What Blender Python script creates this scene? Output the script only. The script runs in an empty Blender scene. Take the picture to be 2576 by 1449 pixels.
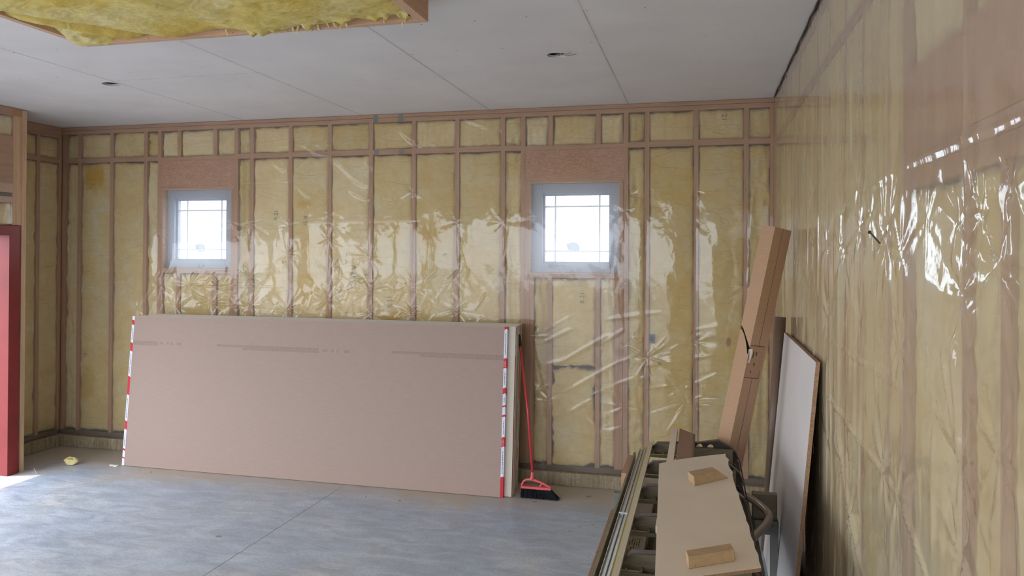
import bpy, bmesh, math, random
import numpy as np
from mathutils import Vector, Matrix

random.seed(7)
C = bpy.context.scene.collection
SC = bpy.context.scene
R_ = math.radians
H = 3.245            # ceiling height

# ------------------------------------------------------------------ camera
def make_camera():
    yaw, pitch, roll = 0.248378, 0.0068716, 0.0050969
    cy, sy, cp, sp, cr, sr = math.cos(yaw), math.sin(yaw), math.cos(pitch), math.sin(pitch), math.cos(roll), math.sin(roll)
    right = Vector((cy, sy, 0)); fwd = Vector((-sy*cp, cy*cp, sp)); up = right.cross(fwd)
    r2 = right*cr+up*sr; u2 = -right*sr+up*cr
    cam = bpy.data.cameras.new('camera'); o = bpy.data.objects.new('camera', cam); C.objects.link(o)
    m = Matrix.Identity(4)
    for i in range(3):
        m[i][0] = r2[i]; m[i][1] = u2[i]; m[i][2] = -fwd[i]
    m.translation = Vector((-0.57644, -6.58443, 1.97022)); o.matrix_world = m
    cam.sensor_fit = 'HORIZONTAL'; cam.sensor_width = 36.0
    cam.lens = 36.0*1946.92/2576; cam.shift_x = 17.02/2576; cam.shift_y = -98.56/2576
    cam.clip_start = 0.05; cam.clip_end = 300
    SC.camera = o
make_camera()

# ------------------------------------------------------------------ light
w = bpy.data.worlds.new('world'); SC.world = w; w.use_nodes = True
bg = w.node_tree.nodes['Background']
bg.inputs[0].default_value = (0.83, 0.90, 1.0, 1); bg.inputs[1].default_value = 3.3
sl = bpy.data.lights.new('sun', 'SUN'); sl.energy = 2.2; sl.angle = R_(0.6); sl.color = (1.0, 0.94, 0.86)
so = bpy.data.objects.new('sun', sl); C.objects.link(so)
so.rotation_euler = Vector((0.423, 0.203, -2.114)).to_track_quat('-Z', 'Y').to_euler()
def portal(name, loc, rot, sx, sy_):
    l = bpy.data.lights.new(name, 'AREA'); l.shape = 'RECTANGLE'; l.size = sx; l.size_y = sy_
    l.cycles.is_portal = True
    o = bpy.data.objects.new(name, l); C.objects.link(o); o.location = loc; o.rotation_euler = rot
DOOR_Y0, DOOR_Y1, DOOR_Z = -3.60, -1.067, 2.114
FRONT_Y = -9.6
portal('daylight_side_door', (-6.66, (DOOR_Y0+DOOR_Y1)/2, DOOR_Z/2), (R_(90), 0, R_(-90)), 2.54, 2.12)
GAR_Y0, GAR_Y1, GAR_Z = -9.2, -4.15, 2.45
portal('daylight_garage_door', (-6.66, (GAR_Y0+GAR_Y1)/2, GAR_Z/2), (R_(90), 0, R_(-90)), 5.06, 2.46)
FD = (-6.3, -1.2, 2.65)  # unseen opening added in the front wall for frontal fill light
portal('front_fill_opening', ((FD[0]+FD[1])/2, FRONT_Y-0.16, FD[2]/2), (R_(90), 0, 0), FD[1]-FD[0], FD[2])
vs = SC.view_settings; vs.view_transform = 'Standard'; vs.look = 'None'; vs.gamma = 1.0; vs.use_curve_mapping = False
vs.exposure = 0.85

# ------------------------------------------------------------------ materials
def lin(c):
    return tuple(((x/255)/12.92 if x/255 <= 0.04045 else ((x/255+0.055)/1.055)**2.4) for x in c[:3])+(1,)
class NT:
    def __init__(s, name):
        s.m = bpy.data.materials.new(name); s.m.use_nodes = True; s.t = s.m.node_tree; s.t.nodes.clear()
        s.out = s.n('ShaderNodeOutputMaterial')
    def n(s, typ, **kw):
        nd = s.t.nodes.new(typ)
        for k, v in kw.items():
            if k.startswith('i_'):
                key = k[2:]; key = int(key) if key.isdigit() else key.replace('_', ' ')
                nd.inputs[key].default_value = v
            else: setattr(nd, k, v)
        return nd
    def l(s, a, b): s.t.links.new(a, b)
    def coord(s, scale=(1, 1, 1), loc=(0, 0, 0), kind='Object'):
        tc = s.n('ShaderNodeTexCoord'); mp = s.n('ShaderNodeMapping'); mp.inputs['Scale'].default_value = scale
        mp.inputs['Location'].default_value = loc
        s.l(tc.outputs[kind], mp.inputs['Vector']); return mp.outputs[0]
    def noise(s, vec, scale, detail=4, rough=0.55, dist=0):
        nd = s.n('ShaderNodeTexNoise'); nd.inputs['Scale'].default_value = scale; nd.inputs['Detail'].default_value = detail
        nd.inputs['Roughness'].default_value = rough; nd.inputs['Distortion'].default_value = dist
        s.l(vec, nd.inputs['Vector']); return nd.outputs['Fac']
    def ramp(s, fac, stops, interp='LINEAR'):
        r = s.n('ShaderNodeValToRGB'); r.color_ramp.interpolation = interp; e = r.color_ramp.elements
        while len(e) < len(stops): e.new(0.5)
        for el, (p, c) in zip(e, stops):
            el.position = p; el.color = c if len(c) == 4 else tuple(c)+(1,)
        s.l(fac, r.inputs[0]); return r.outputs[0]
    def mix(s, fac, a, b, mode='MIX'):
        m = s.n('ShaderNodeMix', data_type='RGBA', blend_type=mode)
        for v, i in ((fac, 0), (a, 6), (b, 7)):
            if hasattr(v, 'default_value') or hasattr(v, 'links'): s.l(v, m.inputs[i])
            else: m.inputs[i].default_value = v
        return m.outputs[2]
    def math(s, op, a, b=0.0, c=0.0):
        m = s.n('ShaderNodeMath', operation=op)
        for i, v in enumerate((a, b, c)):
            if hasattr(v, 'links'): s.l(v, m.inputs[i])
            else: m.inputs[i].default_value = v
        return m.outputs[0]
    def sep(s, vec):
        x = s.n('ShaderNodeSeparateXYZ'); s.l(vec, x.inputs[0]); return x.outputs
    def bump(s, h, strength=0.3, dist=0.01, normal=None):
        b = s.n('ShaderNodeBump'); b.inputs['Strength'].default_value = strength; b.inputs['Distance'].default_value = dist
        s.l(h, b.inputs['Height'])
        if normal is not None: s.l(normal, b.inputs['Normal'])
        return b.outputs[0]
    def principled(s, col, rough=0.6, metal=0.0, normal=None, spec=0.5, coat=0):
        p = s.n('ShaderNodeBsdfPrincipled')
        for v, k in ((col, 'Base Color'), (rough, 'Roughness'), (metal, 'Metallic'), (spec, 'Specular IOR Level'), (coat, 'Coat Weight')):
            if hasattr(v, 'links'): s.l(v, p.inputs[k])
            else: p.inputs[k].default_value = v
        if normal is not None: s.l(normal, p.inputs['Normal'])
        s.l(p.outputs[0], s.out.inputs[0]); return p

def simple(name, rgb, rough=0.6, metal=0.0, var=0.12, scale=18, bump=0.1, stretch=(1, 1, 1), spec=0.4):
    t = NT(name); v = t.coord(stretch); n = t.noise(v, scale, 5)
    a = lin(rgb); d = tuple(x*(1-var) for x in a[:3])+(1,); b = tuple(min(1, x*(1+var)) for x in a[:3])+(1,)
    c = t.ramp(n, [(0.3, d), (0.7, b)])
    t.principled(c, rough, metal, t.bump(n, bump, 0.004) if bump else None, spec); return t.m

def wood(name, rgb, axis=2, var=0.22, rough=0.75, knots=True):
    t = NT(name); sc = [26, 26, 26]; sc[axis] = 1.3
    v = t.coord(tuple(sc)); n = t.noise(v, 1.6, 6, 0.6, 0.6)
    a = lin(rgb); d = tuple(x*(1-var*1.5) for x in a[:3])+(1,); b = tuple(min(1, x*(1+var)) for x in a[:3])+(1,)
    c = t.ramp(n, [(0.25, d), (0.5, a), (0.8, b)])
    big = t.noise(t.coord((1, 1, 1)), 2.3, 2)
    c = t.mix(t.math('MULTIPLY', big, 0.35), c, tuple(x*0.72 for x in a[:3])+(1,))
    if knots:
        k = t.n('ShaderNodeTexVoronoi'); ks = [9, 9, 9]; ks[axis] = 3.2; t.l(t.coord(tuple(ks)), k.inputs['Vector'])
        kf = t.ramp(k.outputs['Distance'], [(0.05, (1, 1, 1, 1)), (0.13, (0, 0, 0, 1))])
        c = t.mix(kf, c, tuple(x*0.35 for x in a[:3])+(1,))
    t.principled(c, rough, 0, t.bump(n, 0.12, 0.003), 0.3); return t.m

M = {}
M['stud_v'] = wood('lumber_vertical', (186, 143, 110), 2)
M['stud_x'] = wood('lumber_across', (186, 143, 110), 0)
M['stud_y'] = wood('lumber_deep', (186, 140, 108), 1)
M['pale_v'] = wood('pale_lumber_vertical', (208, 172, 138), 2)
M['pale_x'] = wood('pale_lumber_across', (206, 168, 140), 0)
M['pale_y'] = wood('pale_lumber_deep', (206, 168, 140), 1)
M['treated'] = wood('dark_treated_lumber', (100, 80, 62), 0, knots=False)
def osb(name, rgb):
    t = NT(name); v = t.coord((1, 1, 1))
    w1 = t.noise(t.coord((9, 9, 30), (0, 0, 0)), 1.6, 7, 0.75, 2.6)
    w2 = t.noise(t.coord((22, 22, 60), (3, 1, 2)), 1.0, 3, 0.6, 2.5)
    a = lin(rgb); c = t.ramp(w1, [(0.32, tuple(x*0.58 for x in a[:3])+(1,)), (0.52, a), (0.68, tuple(min(1, x*1.45) for x in a[:3])+(1,))])
    c = t.mix(t.ramp(w2, [(0.5, (0, 0, 0, 1)), (0.72, (0.5, 0.5, 0.5, 1))]), c, tuple(min(1, x*1.35) for x in a[:3])+(1,))
    t.principled(c, 0.75, 0, t.bump(w1, 0.15, 0.004), 0.3); return t.m
M['osb'] = osb('strand_board_header', (188, 142, 112))
M['sheathing'] = osb('dark_sheathing', (90, 72, 54))

def fiberglass(name, base, deep, pale, scale=1.0, bstr=0.65):
    t = NT(name); v = t.coord((1, 1, 1))
    oi = t.n('ShaderNodeObjectInfo')
    off = t.n('ShaderNodeVectorMath', operation='ADD'); t.l(v, off.inputs[0])
    cmb = t.n('ShaderNodeCombineXYZ'); rr = t.math('MULTIPLY', oi.outputs['Random'], 37.0)
    t.l(rr, cmb.inputs[0]); t.l(rr, cmb.inputs[2]); t.l(cmb.outputs[0], off.inputs[1]); v = off.outputs[0]
    big = t.noise(v, 2.4*scale, 3, 0.55, 0.4); mid = t.noise(v, 13*scale, 6, 0.62, 1.1); fine = t.noise(v, 110*scale, 4, 0.7, 1.5)
    c = t.ramp(big, [(0.30, lin(pale)), (0.52, lin(base)), (0.78, lin(deep))])
    c = t.mix(t.ramp(mid, [(0.35, (0.5, 0.5, 0.5, 1)), (0.62, (0, 0, 0, 1))]), c, lin(deep))
    c = t.mix(t.ramp(fine, [(0.42, (0.0, 0.0, 0.0, 1)), (0.72, (0.55, 0.55, 0.55, 1))]), c, lin(pale))
    if name == 'yellow_fiberglass':      # resin-rich patches in the wool, at their places on the back wall
        wv = t.coord((1, 1, 1)); x, y, z = t.sep(wv)[:3]; nz = t.noise(wv, 9, 4, 0.6)
        for (cx, cz, rx, rz, st, cc) in ((-6.55, 2.74, .16, .20, .85, (214, 164, 36)), (-3.31, 1.40, .18, .075, .8, (205, 158, 42)), (-4.18, 2.44, .08, .05, .7, (210, 168, 70)), (-0.36, 1.26, .022, .04, .8, (150, 92, 40)), (-4.12, 1.75, .10, .05, .5, (214, 170, 60)), (-6.63, 0.62, .15, .2, .5, (200, 168, 60))):
            d = t.math('SQRT', t.math('ADD', t.math('POWER', t.math('ABSOLUTE', t.math('MULTIPLY', t.math('SUBTRACT', x, cx), 1/rx)), 2.0), t.math('POWER', t.math('ABSOLUTE', t.math('MULTIPLY', t.math('SUBTRACT', z, cz), 1/rz)), 2.0)))
            d = t.math('ADD', d, t.math('MULTIPLY', t.math('SUBTRACT', nz, 0.5), 1.8))
            iny = t.math('LESS_THAN', t.math('ABSOLUTE', y), 0.15)
            f = t.math('MULTIPLY', t.math('MULTIPLY', t.ramp(d, [(0.45, (1, 1, 1, 1)), (1.0, (0, 0, 0, 1))]), st), iny)
            c = t.mix(f, c, lin(cc))
    hs = t.n('ShaderNodeHueSaturation'); t.l(c, hs.inputs['Color'])
    t.l(t.math('MULTIPLY_ADD', oi.outputs['Random'], 0.22, 0.86), hs.inputs['Value'])
    t.l(t.math('MULTIPLY_ADD', oi.outputs['Random'], -0.25, 1.12), hs.inputs['Saturation'])
    h = t.math('ADD', mid, t.math('MULTIPLY', fine, 0.35))
    # creases across the batt
    sx = t.sep(v); cr = t.noise(t.coord((0.7, 0.7, 2.6)), 2.2, 3, 0.5, 0.9)
    ridge = t.ramp(t.math('ABSOLUTE', t.math('SUBTRACT', cr, 0.5)), [(0.0, (0, 0, 0, 1)), (0.025, (1, 1, 1, 1))])
    h2 = t.math('ADD', h, t.math('MULTIPLY', ridge, 0.45))
    t.principled(hs.outputs[0], 0.95, 0, t.bump(h2, bstr, 0.012), 0.15); return t.m
M['batt'] = fiberglass('yellow_fiberglass', (231, 206, 146), (216, 178, 98), (229, 216, 176))
M['batt_loose'] = fiberglass('loose_yellow_fiberglass', (230, 210, 134), (212, 170, 60), (234, 224, 178), 1.0, 0.55)
M['stain'] = simple('deep_yellow_fiberglass', (220, 165, 30), 0.95, var=0.25, scale=30, bump=0.4)

def film_mat(name, haze, hazecol, bstr, vfold=False, shine=1.2):
    t = NT(name)
    tr = t.n('ShaderNodeBsdfTransparent'); tr.inputs[0].default_value = (0.97, 0.965, 0.95, 1)
    df = t.n('ShaderNodeBsdfDiffuse'); df.inputs[0].default_value = hazecol
    tl = t.n('ShaderNodeBsdfTranslucent'); tl.inputs[0].default_value = hazecol
    hz = t.n('ShaderNodeMixShader'); hz.inputs[0].default_value = 0.55; t.l(df.outputs[0], hz.inputs[1]); t.l(tl.outputs[0], hz.inputs[2])
    b1 = t.noise(t.coord((1, 1, 0.35)), 9, 3, 0.5, 1.2)
    b2 = t.noise(t.coord((5, 5, 0.6) if vfold else (1, 1, 1)), 14, 3, 0.5, 0.6)
    nrm = t.bump(t.math('ADD', b1, t.math('MULTIPLY', b2, 0.5)), bstr, 0.02)
    for d in (df, tl): t.l(nrm, d.inputs['Normal'])
    m1 = t.n('ShaderNodeMixShader'); t.l(tr.outputs[0], m1.inputs[1]); t.l(hz.outputs[0], m1.inputs[2])
    hn = t.noise(t.coord((1, 1, 1), (4, 4, 4)), 1.6, 3)
    t.l(t.math('MULTIPLY', t.math('ADD', hn, 0.5), haze), m1.inputs[0])
    gl = t.n('ShaderNodeBsdfGlossy'); gl.inputs["Roughness"].default_value = 0.06; gl.inputs[0].default_value = (1, 1, 1, 1)
    t.l(nrm, gl.inputs['Normal'])
    fr = t.n('ShaderNodeFresnel'); t.l(nrm, fr.inputs['Normal'])
    geo = t.n('ShaderNodeNewGeometry')
    t.l(t.math('MULTIPLY_ADD', geo.outputs['Backfacing'], 0.6667-1.5, 1.5), fr.inputs['IOR'])
    m2 = t.n('ShaderNodeMixShader'); t.l(t.math('MINIMUM', t.math('MULTIPLY', fr.outputs[0], shine), 0.9), m2.inputs[0])
    t.l(m1.outputs[0], m2.inputs[1]); t.l(gl.outputs[0], m2.inputs[2]); t.l(m2.outputs[0], t.out.inputs[0])
    return t.m
M['film'] = film_mat('clear_poly_film', 0.20, (0.82, 0.82, 0.82, 1), 0.06, False, 0.95)
M['film_right'] = film_mat('wrinkled_poly_film', 0.50, (0.74, 0.70, 0.60, 1), 0.06, False, 0.95)  # tan haze colour holds warm room reflections as well as film dust

def concrete():
    t = NT('concrete_floor'); v = t.coord((1, 1, 1))
    big = t.noise(v, 0.9, 6, 0.62, 0.6); mid = t.noise(t.coord((1, 2.4, 1)), 3.4, 8, 0.68, 0.8); fine = t.noise(v, 55, 5, 0.7)
    c = t.ramp(big, [(0.3, lin((178, 192, 212))), (0.55, lin((200, 209, 221))), (0.75, lin((216, 212, 202)))])
    c = t.mix(t.ramp(mid, [(0.36, (0.75, 0.75, 0.75, 1)), (0.6, (0, 0, 0, 1))]), c, lin((158, 167, 180)))
    c = t.mix(t.ramp(mid, [(0.6, (0, 0, 0, 1)), (0.78, (0.6, 0.6, 0.6, 1))]), c, lin((226, 224, 220)))
    c = t.mix(t.ramp(fine, [(0.3, (0.35, 0.35, 0.35, 1)), (0.55, (0, 0, 0, 1))]), c, lin((120, 118, 112)))
    x, y, z = t.sep(v)[:3]
    wob = t.math('MULTIPLY', t.math('SUBTRACT', t.noise(v, 14, 3), 0.5), 0.02)
    d = t.math('ABSOLUTE', t.math('ADD', t.math('ADD', x, 3.512), wob))
    c = t.mix(t.ramp(d, [(0.0018, (0.8, 0.8, 0.8, 1)), (0.006, (0, 0, 0, 1))]), c, lin((96, 98, 100)))
    # sawdust and drywall dust by the back wall, plus the warmer light there painted in
    edge = t.math('ADD', t.math('ADD', y, 0.95), t.math('MULTIPLY', t.math('SUBTRACT', big, 0.5), 1.2))
    c = t.mix(t.ramp(edge, [(0.0, (0, 0, 0, 1)), (0.5, (0.75, 0.75, 0.75, 1))]), c, lin((190, 172, 146)))
    rg = t.ramp(mid, [(0.3, (0.34, 0.34, 0.34, 1)), (0.7, (0.55, 0.55, 0.55, 1))])
    h = t.math('ADD', mid, t.math('MULTIPLY', fine, 0.4))
    t.principled(c, rg, 0, t.bump(h, 0.12, 0.006), 0.45); return t.m
M['floor'] = concrete()
def curb():
    t = NT('rough_curb_concrete'); a = t.noise(t.coord((9, 9, 0.8)), 5, 6, 0.7, 0.4); b = t.noise(t.coord(), 30, 5, 0.7)
    c = t.ramp(a, [(0.35, lin((140, 126, 104))), (0.6, lin((172, 158, 134))), (0.8, lin((198, 188, 166)))])
    c = t.mix(t.ramp(b, [(0.3, (0.5, 0.5, 0.5, 1)), (0.5, (0, 0, 0, 1))]), c, lin((112, 98, 80)))
    t.principled(c, 0.9, 0, t.bump(b, 0.5, 0.01), 0.2); return t.m
M['curb'] = curb()

SEAM = [-4.838+i*1.2192 for i in range(-2, 5)]
BUTT = [(-4.838, -3.62, -1.72), (-2.40, -1.18, -5.2), (-6.06, -4.838, -5.3)]
def ceiling_mat():
    t = NT('ceiling_drywall'); v = t.coord((1, 1, 1)); x, y, z = t.sep(v)[:3]
    n = t.noise(v, 2.0, 4, 0.55); c = t.ramp(n, [(0.3, lin((213, 208, 207))), (0.7, lin((222, 218, 217)))])
    # paper joints: tapered edges read as hairlines of uneven darkness
    k = t.math('MULTIPLY', t.math('ADD', x, 4.838), 1/1.2192)
    fr = t.math('ADD', t.math('ABSOLUTE', t.math('SUBTRACT', t.math('FRACT', t.math('ADD', k, 20.5)), 0.5)), t.math('LESS_THAN', x, -5.4))
    nz = t.noise(t.coord((3, 0.8, 1)), 4, 3)
    line = t.ramp(fr, [(0.0014, (1, 1, 1, 1)), (0.003, (0, 0, 0, 1))])
    c = t.mix(t.math('MULTIPLY', line, t.ramp(nz, [(0.35, (0.35, 0.35, 0.35, 1)), (0.6, (1, 1, 1, 1))])), c, lin((112, 104, 96)))
    halo = t.ramp(fr, [(0.0, (0.16, 0.16, 0.16, 1)), (0.02, (0, 0, 0, 1))])
    c = t.mix(halo, c, lin((166, 158, 150)))
    for (x0, x1, yy) in BUTT:
        d = t.math('ABSOLUTE', t.math('SUBTRACT', y, yy))
        inx = t.math('MULTIPLY', t.math('GREATER_THAN', x, x0), t.math('LESS_THAN', x, x1))
        brk = t.ramp(t.noise(t.coord((8, 1, 1)), 3, 2), [(0.45, (0.25, 0.25, 0.25, 1)), (0.56, (1, 1, 1, 1))])
        f = t.math('MULTIPLY', t.math('MULTIPLY', inx, t.ramp(d, [(0.0015, (1, 1, 1, 1)), (0.004, (0, 0, 0, 1))])), brk)
        c = t.mix(f, c, lin((120, 112, 104)))
    t.principled(c, 0.9, 0, None, 0.2); return t.m
M['ceiling'] = ceiling_mat()
M['screw'] = simple('screw_dimple', (110, 106, 104), 0.8, bump=0)
M['dark'] = simple('black_void', (10, 9, 8), 0.9, bump=0)

def paper(name, rgb, printed=False):
    t = NT(name); v = t.coord(); n = t.noise(t.coord((2, 2, 30)), 6, 4); f = t.noise(v, 240, 3)
    a = lin(rgb); c = t.ramp(n, [(0.3, tuple(x*0.95 for x in a[:3])+(1,)), (0.7, tuple(min(1, x*1.04) for x in a[:3])+(1,))])
    c = t.mix(t.ramp(f, [(0.3, (0.25, 0.25, 0.25, 1)), (0.5, (0, 0, 0, 1))]), c, tuple(x*0.85 for x in a[:3])+(1,))
    if printed:
        x, y, z = t.sep(v)[:3]
        dots = t.noise(t.coord((1, 0, 1.4), (5, 0, 3)), 90, 2, 0.9)
        ink = t.ramp(dots, [(0.42, (0, 0, 0, 1)), (0.55, (1, 1, 1, 1))])
        # x0, x1, lower z, upper z (local coordinates of the sheet)
        for (x0, x1, z0, z1) in ((-1.80, -1.52, 1.105, 1.125), (-1.80, -1.52, 1.125, 1.145), (-1.50, -1.46, 1.118, 1.14), (-1.42, -1.40, 1.118, 1.14), (-1.38, -1.36, 1.118, 1.14), (-1.32, -1.27, 1.118, 1.14),
                                 (-0.90, -0.56, 1.120, 1.140), (-0.64, 0.12, 1.098, 1.118), (-0.56, 0.12, 1.120, 1.140), (0.16, 0.20, 1.108, 1.132), (0.24, 0.26, 1.108, 1.132), (0.29, 0.31, 1.108, 1.132), (0.36, 0.42, 1.108, 1.132),
                                 (0.80, 1.80, 1.120, 1.140), (1.06, 1.80, 1.098, 1.118)):
            f = t.math('MULTIPLY', t.math('MULTIPLY', t.math('GREATER_THAN', x, x0), t.math('LESS_THAN', x, x1)),
                       t.math('MULTIPLY', t.math('GREATER_THAN', z, z0), t.math('LESS_THAN', z, z1)))
            c = t.mix(t.math('MULTIPLY', t.math('MULTIPLY', f, ink), 0.34), c, lin((78, 74, 78)))
    t.principled(c, 0.85, 0, t.bump(f if False else t.noise(v, 240, 3), 0.04, 0.002), 0.25); return t.m
M['brown_paper'] = paper('brown_backing_paper', (172, 150, 139), True)
M['cream_paper'] = paper('cream_face_paper', (222, 212, 198))
M['gypsum'] = simple('gypsum_edge', (214, 208, 198), 0.9, bump=0.1)
def stack_edge():
    t = NT('sheet_edge_paper'); a = t.noise(t.coord((1, 60, 9)), 5, 3)
    c = t.ramp(a, [(0.4, lin((212, 202, 186))), (0.7, lin((190, 172, 150)))])
    t.principled(c, 0.9, 0, None, 0.2); return t.m
M['tape_white'] = simple('white_end_tape', (226, 226, 238), 0.6, var=0.05, bump=0)
M['tape_red'] = simple('red_end_tape', (205, 38, 58), 0.6, var=0.1, bump=0)
M['tape_ink'] = simple('tape_print', (96, 90, 140), 0.6, bump=0)
M['white_ink'] = simple('white_print', (236, 200, 206), 0.6, bump=0)
M['cardboard'] = paper('corrugated_cardboard', (186, 150, 120))
M['cardboard_line'] = simple('cardboard_seam', (92, 66, 42), 0.9, bump=0)
M['cardboard_patch'] = paper('cardboard_label_patch', (178, 142, 112))
M['vinyl'] = simple('shaded_white_vinyl', (158, 166, 182), 0.45, var=0.02, bump=0)  # backlit shade of the white frame put into a blue-grey colour
M['red'] = simple('red_primer', (132, 44, 44), 0.42, var=0.16, scale=3, bump=0.05)
M['broom_red'] = simple('red_broom_plastic', (230, 102, 106), 0.3, var=0.06, bump=0)
M['pink_tube'] = simple('red_coated_tube', (206, 66, 72), 0.22, var=0.05, bump=0)
M['black_plastic'] = simple('black_plastic', (24, 23, 25), 0.4, bump=0)
M['bristle'] = simple('charcoal_bristles', (30, 34, 42), 0.45, var=0.3, bump=0)
M['steel_dark'] = simple('dark_coated_steel', (92, 82, 76), 0.38, 0.5, var=0.18, scale=30)
M['steel_olive'] = simple('dusty_olive_steel', (132, 122, 100), 0.5, 0.25, var=0.16, scale=20, stretch=(1, 1, 6))
M['steel_grey'] = simple('dusty_grey_steel', (112, 114, 108), 0.45, 0.4, var=0.12)
M['tube_grey'] = simple('grey_tube_steel', (156, 142, 128), 0.28, 0.45, var=0.06, bump=0)
M['alu'] = simple('aluminium_track', (186, 188, 188), 0.3, 0.75, var=0.08, stretch=(20, 1, 20))
M['alu_cream'] = simple('cream_track', (204, 192, 166), 0.45, 0.1, var=0.08, stretch=(30, 1, 30))
M['yellow_strip'] = simple('yellow_strip', (176, 160, 40), 0.6, bump=0)
M['melamine'] = simple('white_board_face', (228, 212, 192), 0.55, var=0.04, scale=4, bump=0.02)
M['particle'] = simple('particle_board_edge', (162, 128, 100), 0.9, var=0.3, scale=120, bump=0.4)
M['panel_face'] = simple('grey_white_panel_face', (214, 208, 206), 0.5, var=0.04, scale=3, bump=0.02)
M['block'] = wood('cut_lumber_block', (188, 158, 122), 0, 0.14)
M['tan_wood'] = wood('tan_board', (190, 150, 118), 1, 0.15)
M['tube_brown'] = simple('brown_tube', (120, 98, 80), 0.4, var=0.08, bump=0.03)
M['pink_metal'] = simple('mauve_trim', (150, 118, 106), 0.5, 0.1, var=0.05)
M['label'] = simple('cream_label', (216, 204, 172), 0.7, bump=0)
M['ink'] = simple('black_print', (52, 48, 46), 0.8, bump=0)
M['stamp_ink'] = simple('grey_stamp_ink', (128, 124, 92), 0.9, var=0.3, bump=0)
M['marker'] = simple('marker_ink', (70, 70, 84), 0.8, bump=0)
M['can_blue'] = simple('blue_housing', (8, 62, 112), 0.5, bump=0)
M['nail_plate'] = simple('galvanised_plate', (118, 120, 122), 0.4, 0.5, bump=0.1)
M['outlet'] = simple('dark_blue_plastic', (62, 68, 84), 0.5, bump=0)
M['outside'] = simple('driveway_concrete', (160, 158, 154), 0.9, var=0.1, scale=2)
M['siding'] = simple('outer_wall', (190, 186, 176), 0.8)
M['shaving'] = simple('wood_shaving', (176, 140, 104), 0.9)
def glass_mat():
    t = NT('window_glass'); tr = t.n('ShaderNodeBsdfTransparent'); tr.inputs[0].default_value = (0.95, 0.97, 0.98, 1)
    gl = t.n('ShaderNodeBsdfGlossy'); gl.inputs['Roughness'].default_value = 0.02
    m = t.n('ShaderNodeMixShader'); m.inputs[0].default_value = 0.06; t.l(tr.outputs[0], m.inputs[1]); t.l(gl.outputs[0], m.inputs[2])
    t.l(m.outputs[0], t.out.inputs[0]); return t.m
M['glass'] = glass_mat()

# ------------------------------------------------------------------ mesh helpers
class MB:
    def __init__(s): s.v = []; s.f = []; s.mi = []
    def quad(s, pts, mi=0):
        b = len(s.v); s.v += [tuple(p) for p in pts]; s.f.append(tuple(range(b, b+len(pts)))); s.mi.append(mi); return s
    def box(s, x0, x1, y0, y1, z0, z1, mi=0, rot=None):
        if x0 > x1: x0, x1 = x1, x0
        if y0 > y1: y0, y1 = y1, y0
        if z0 > z1: z0, z1 = z1, z0
        p = [(x, y, z) for x in (x0, x1) for y in (y0, y1) for z in (z0, z1)]
        return s.hexa([p[i] for i in (0, 4, 6, 2, 1, 5, 7, 3)], mi)
    def hexa(s, p, mi=0):   # bottom 4 ccw, top 4 ccw
        b = len(s.v); s.v += [tuple(q) for q in p]
        for k, f in enumerate(((3, 2, 1, 0), (4, 5, 6, 7), (0, 1, 5, 4), (1, 2, 6, 5), (2, 3, 7, 6), (3, 0, 4, 7))):
            s.f.append(tuple(b+i for i in f)); s.mi.append(mi[k] if isinstance(mi, (list, tuple)) else mi)
        return s
    def prism(s, poly, fn, t0, t1, mi=0):   # poly of (a,b); fn(a,b,t)->point
        n = len(poly); b = len(s.v)
        s.v += [fn(a, c, t0) for a, c in poly]+[fn(a, c, t1) for a, c in poly]
        s.f.append(tuple(range(b+n-1, b-1, -1))); s.f.append(tuple(range(b+n, b+2*n))); s.mi += [mi, mi]
        for i in range(n):
            j = (i+1) % n; s.f.append((b+i, b+j, b+n+j, b+n+i)); s.mi.append(mi)
        return s
    def tube(s, pts, r, seg=12, mi=0, caps=True):
        pts = [Vector(p) for p in pts]; n = len(pts); b = len(s.v); up = None
        for i, p in enumerate(pts):
            d = (pts[min(i+1, n-1)]-pts[max(i-1, 0)]).normalized()
            if up is None: up = Vector((0, 0, 1)) if abs(d.z) < 0.9 else Vector((1, 0, 0))
            a = d.cross(up).normalized(); up = a.cross(d).normalized()
            rr = r[i] if isinstance(r, (list, tuple)) else r
            for k in range(seg):
                t = 2*math.pi*k/seg; s.v.append(tuple(p+a*(rr*math.cos(t))+up*(rr*math.sin(t))))
        for i in range(n-1):
            for k in range(seg):
                k2 = (k+1) % seg; s.f.append((b+i*seg+k, b+i*seg+k2, b+(i+1)*seg+k2, b+(i+1)*seg+k)); s.mi.append(mi)
        if caps:
            s.f.append(tuple(b+k for k in range(seg))[::-1]); s.mi.append(mi)
            s.f.append(tuple(b+(n-1)*seg+k for k in range(seg))); s.mi.append(mi)
        return s
    def build(s, name, mats, parent=None, smooth=False, bevel=0, fix=True):
        me = bpy.data.meshes.new(name); me.from_pydata(s.v, [], s.f)
        if not isinstance(mats, (list, tuple)): mats = [mats]
        for m in mats: me.materials.append(m)
        for p, i in zip(me.polygons, s.mi): p.material_index = min(i, len(mats)-1); p.use_smooth = smooth
        if fix:
            bm = bmesh.new(); bm.from_mesh(me); bmesh.ops.recalc_face_normals(bm, faces=bm.faces[:]); bm.to_mesh(me); bm.free()
        me.update()
        o = bpy.data.objects.new(name, me); C.objects.link(o)
        if parent is not None: o.parent = parent
        if bevel:
            md = o.modifiers.new('bevel', 'BEVEL'); md.width = bevel; md.segments = 2; md.limit_method = 'ANGLE'
        return o
def tag(o, label=None, cat=None, group=None, kind=None):
    if label: o['label'] = label
    if cat: o['category'] = cat
    if group: o['group'] = group
    if kind: o['kind'] = kind
    return o
def empty(name, loc=(0, 0, 0), rot=(0, 0, 0)):
    o = bpy.data.objects.new(name, None); C.objects.link(o); o.location = loc; o.rotation_euler = rot; o.empty_display_size = 0.1
    return o
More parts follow.
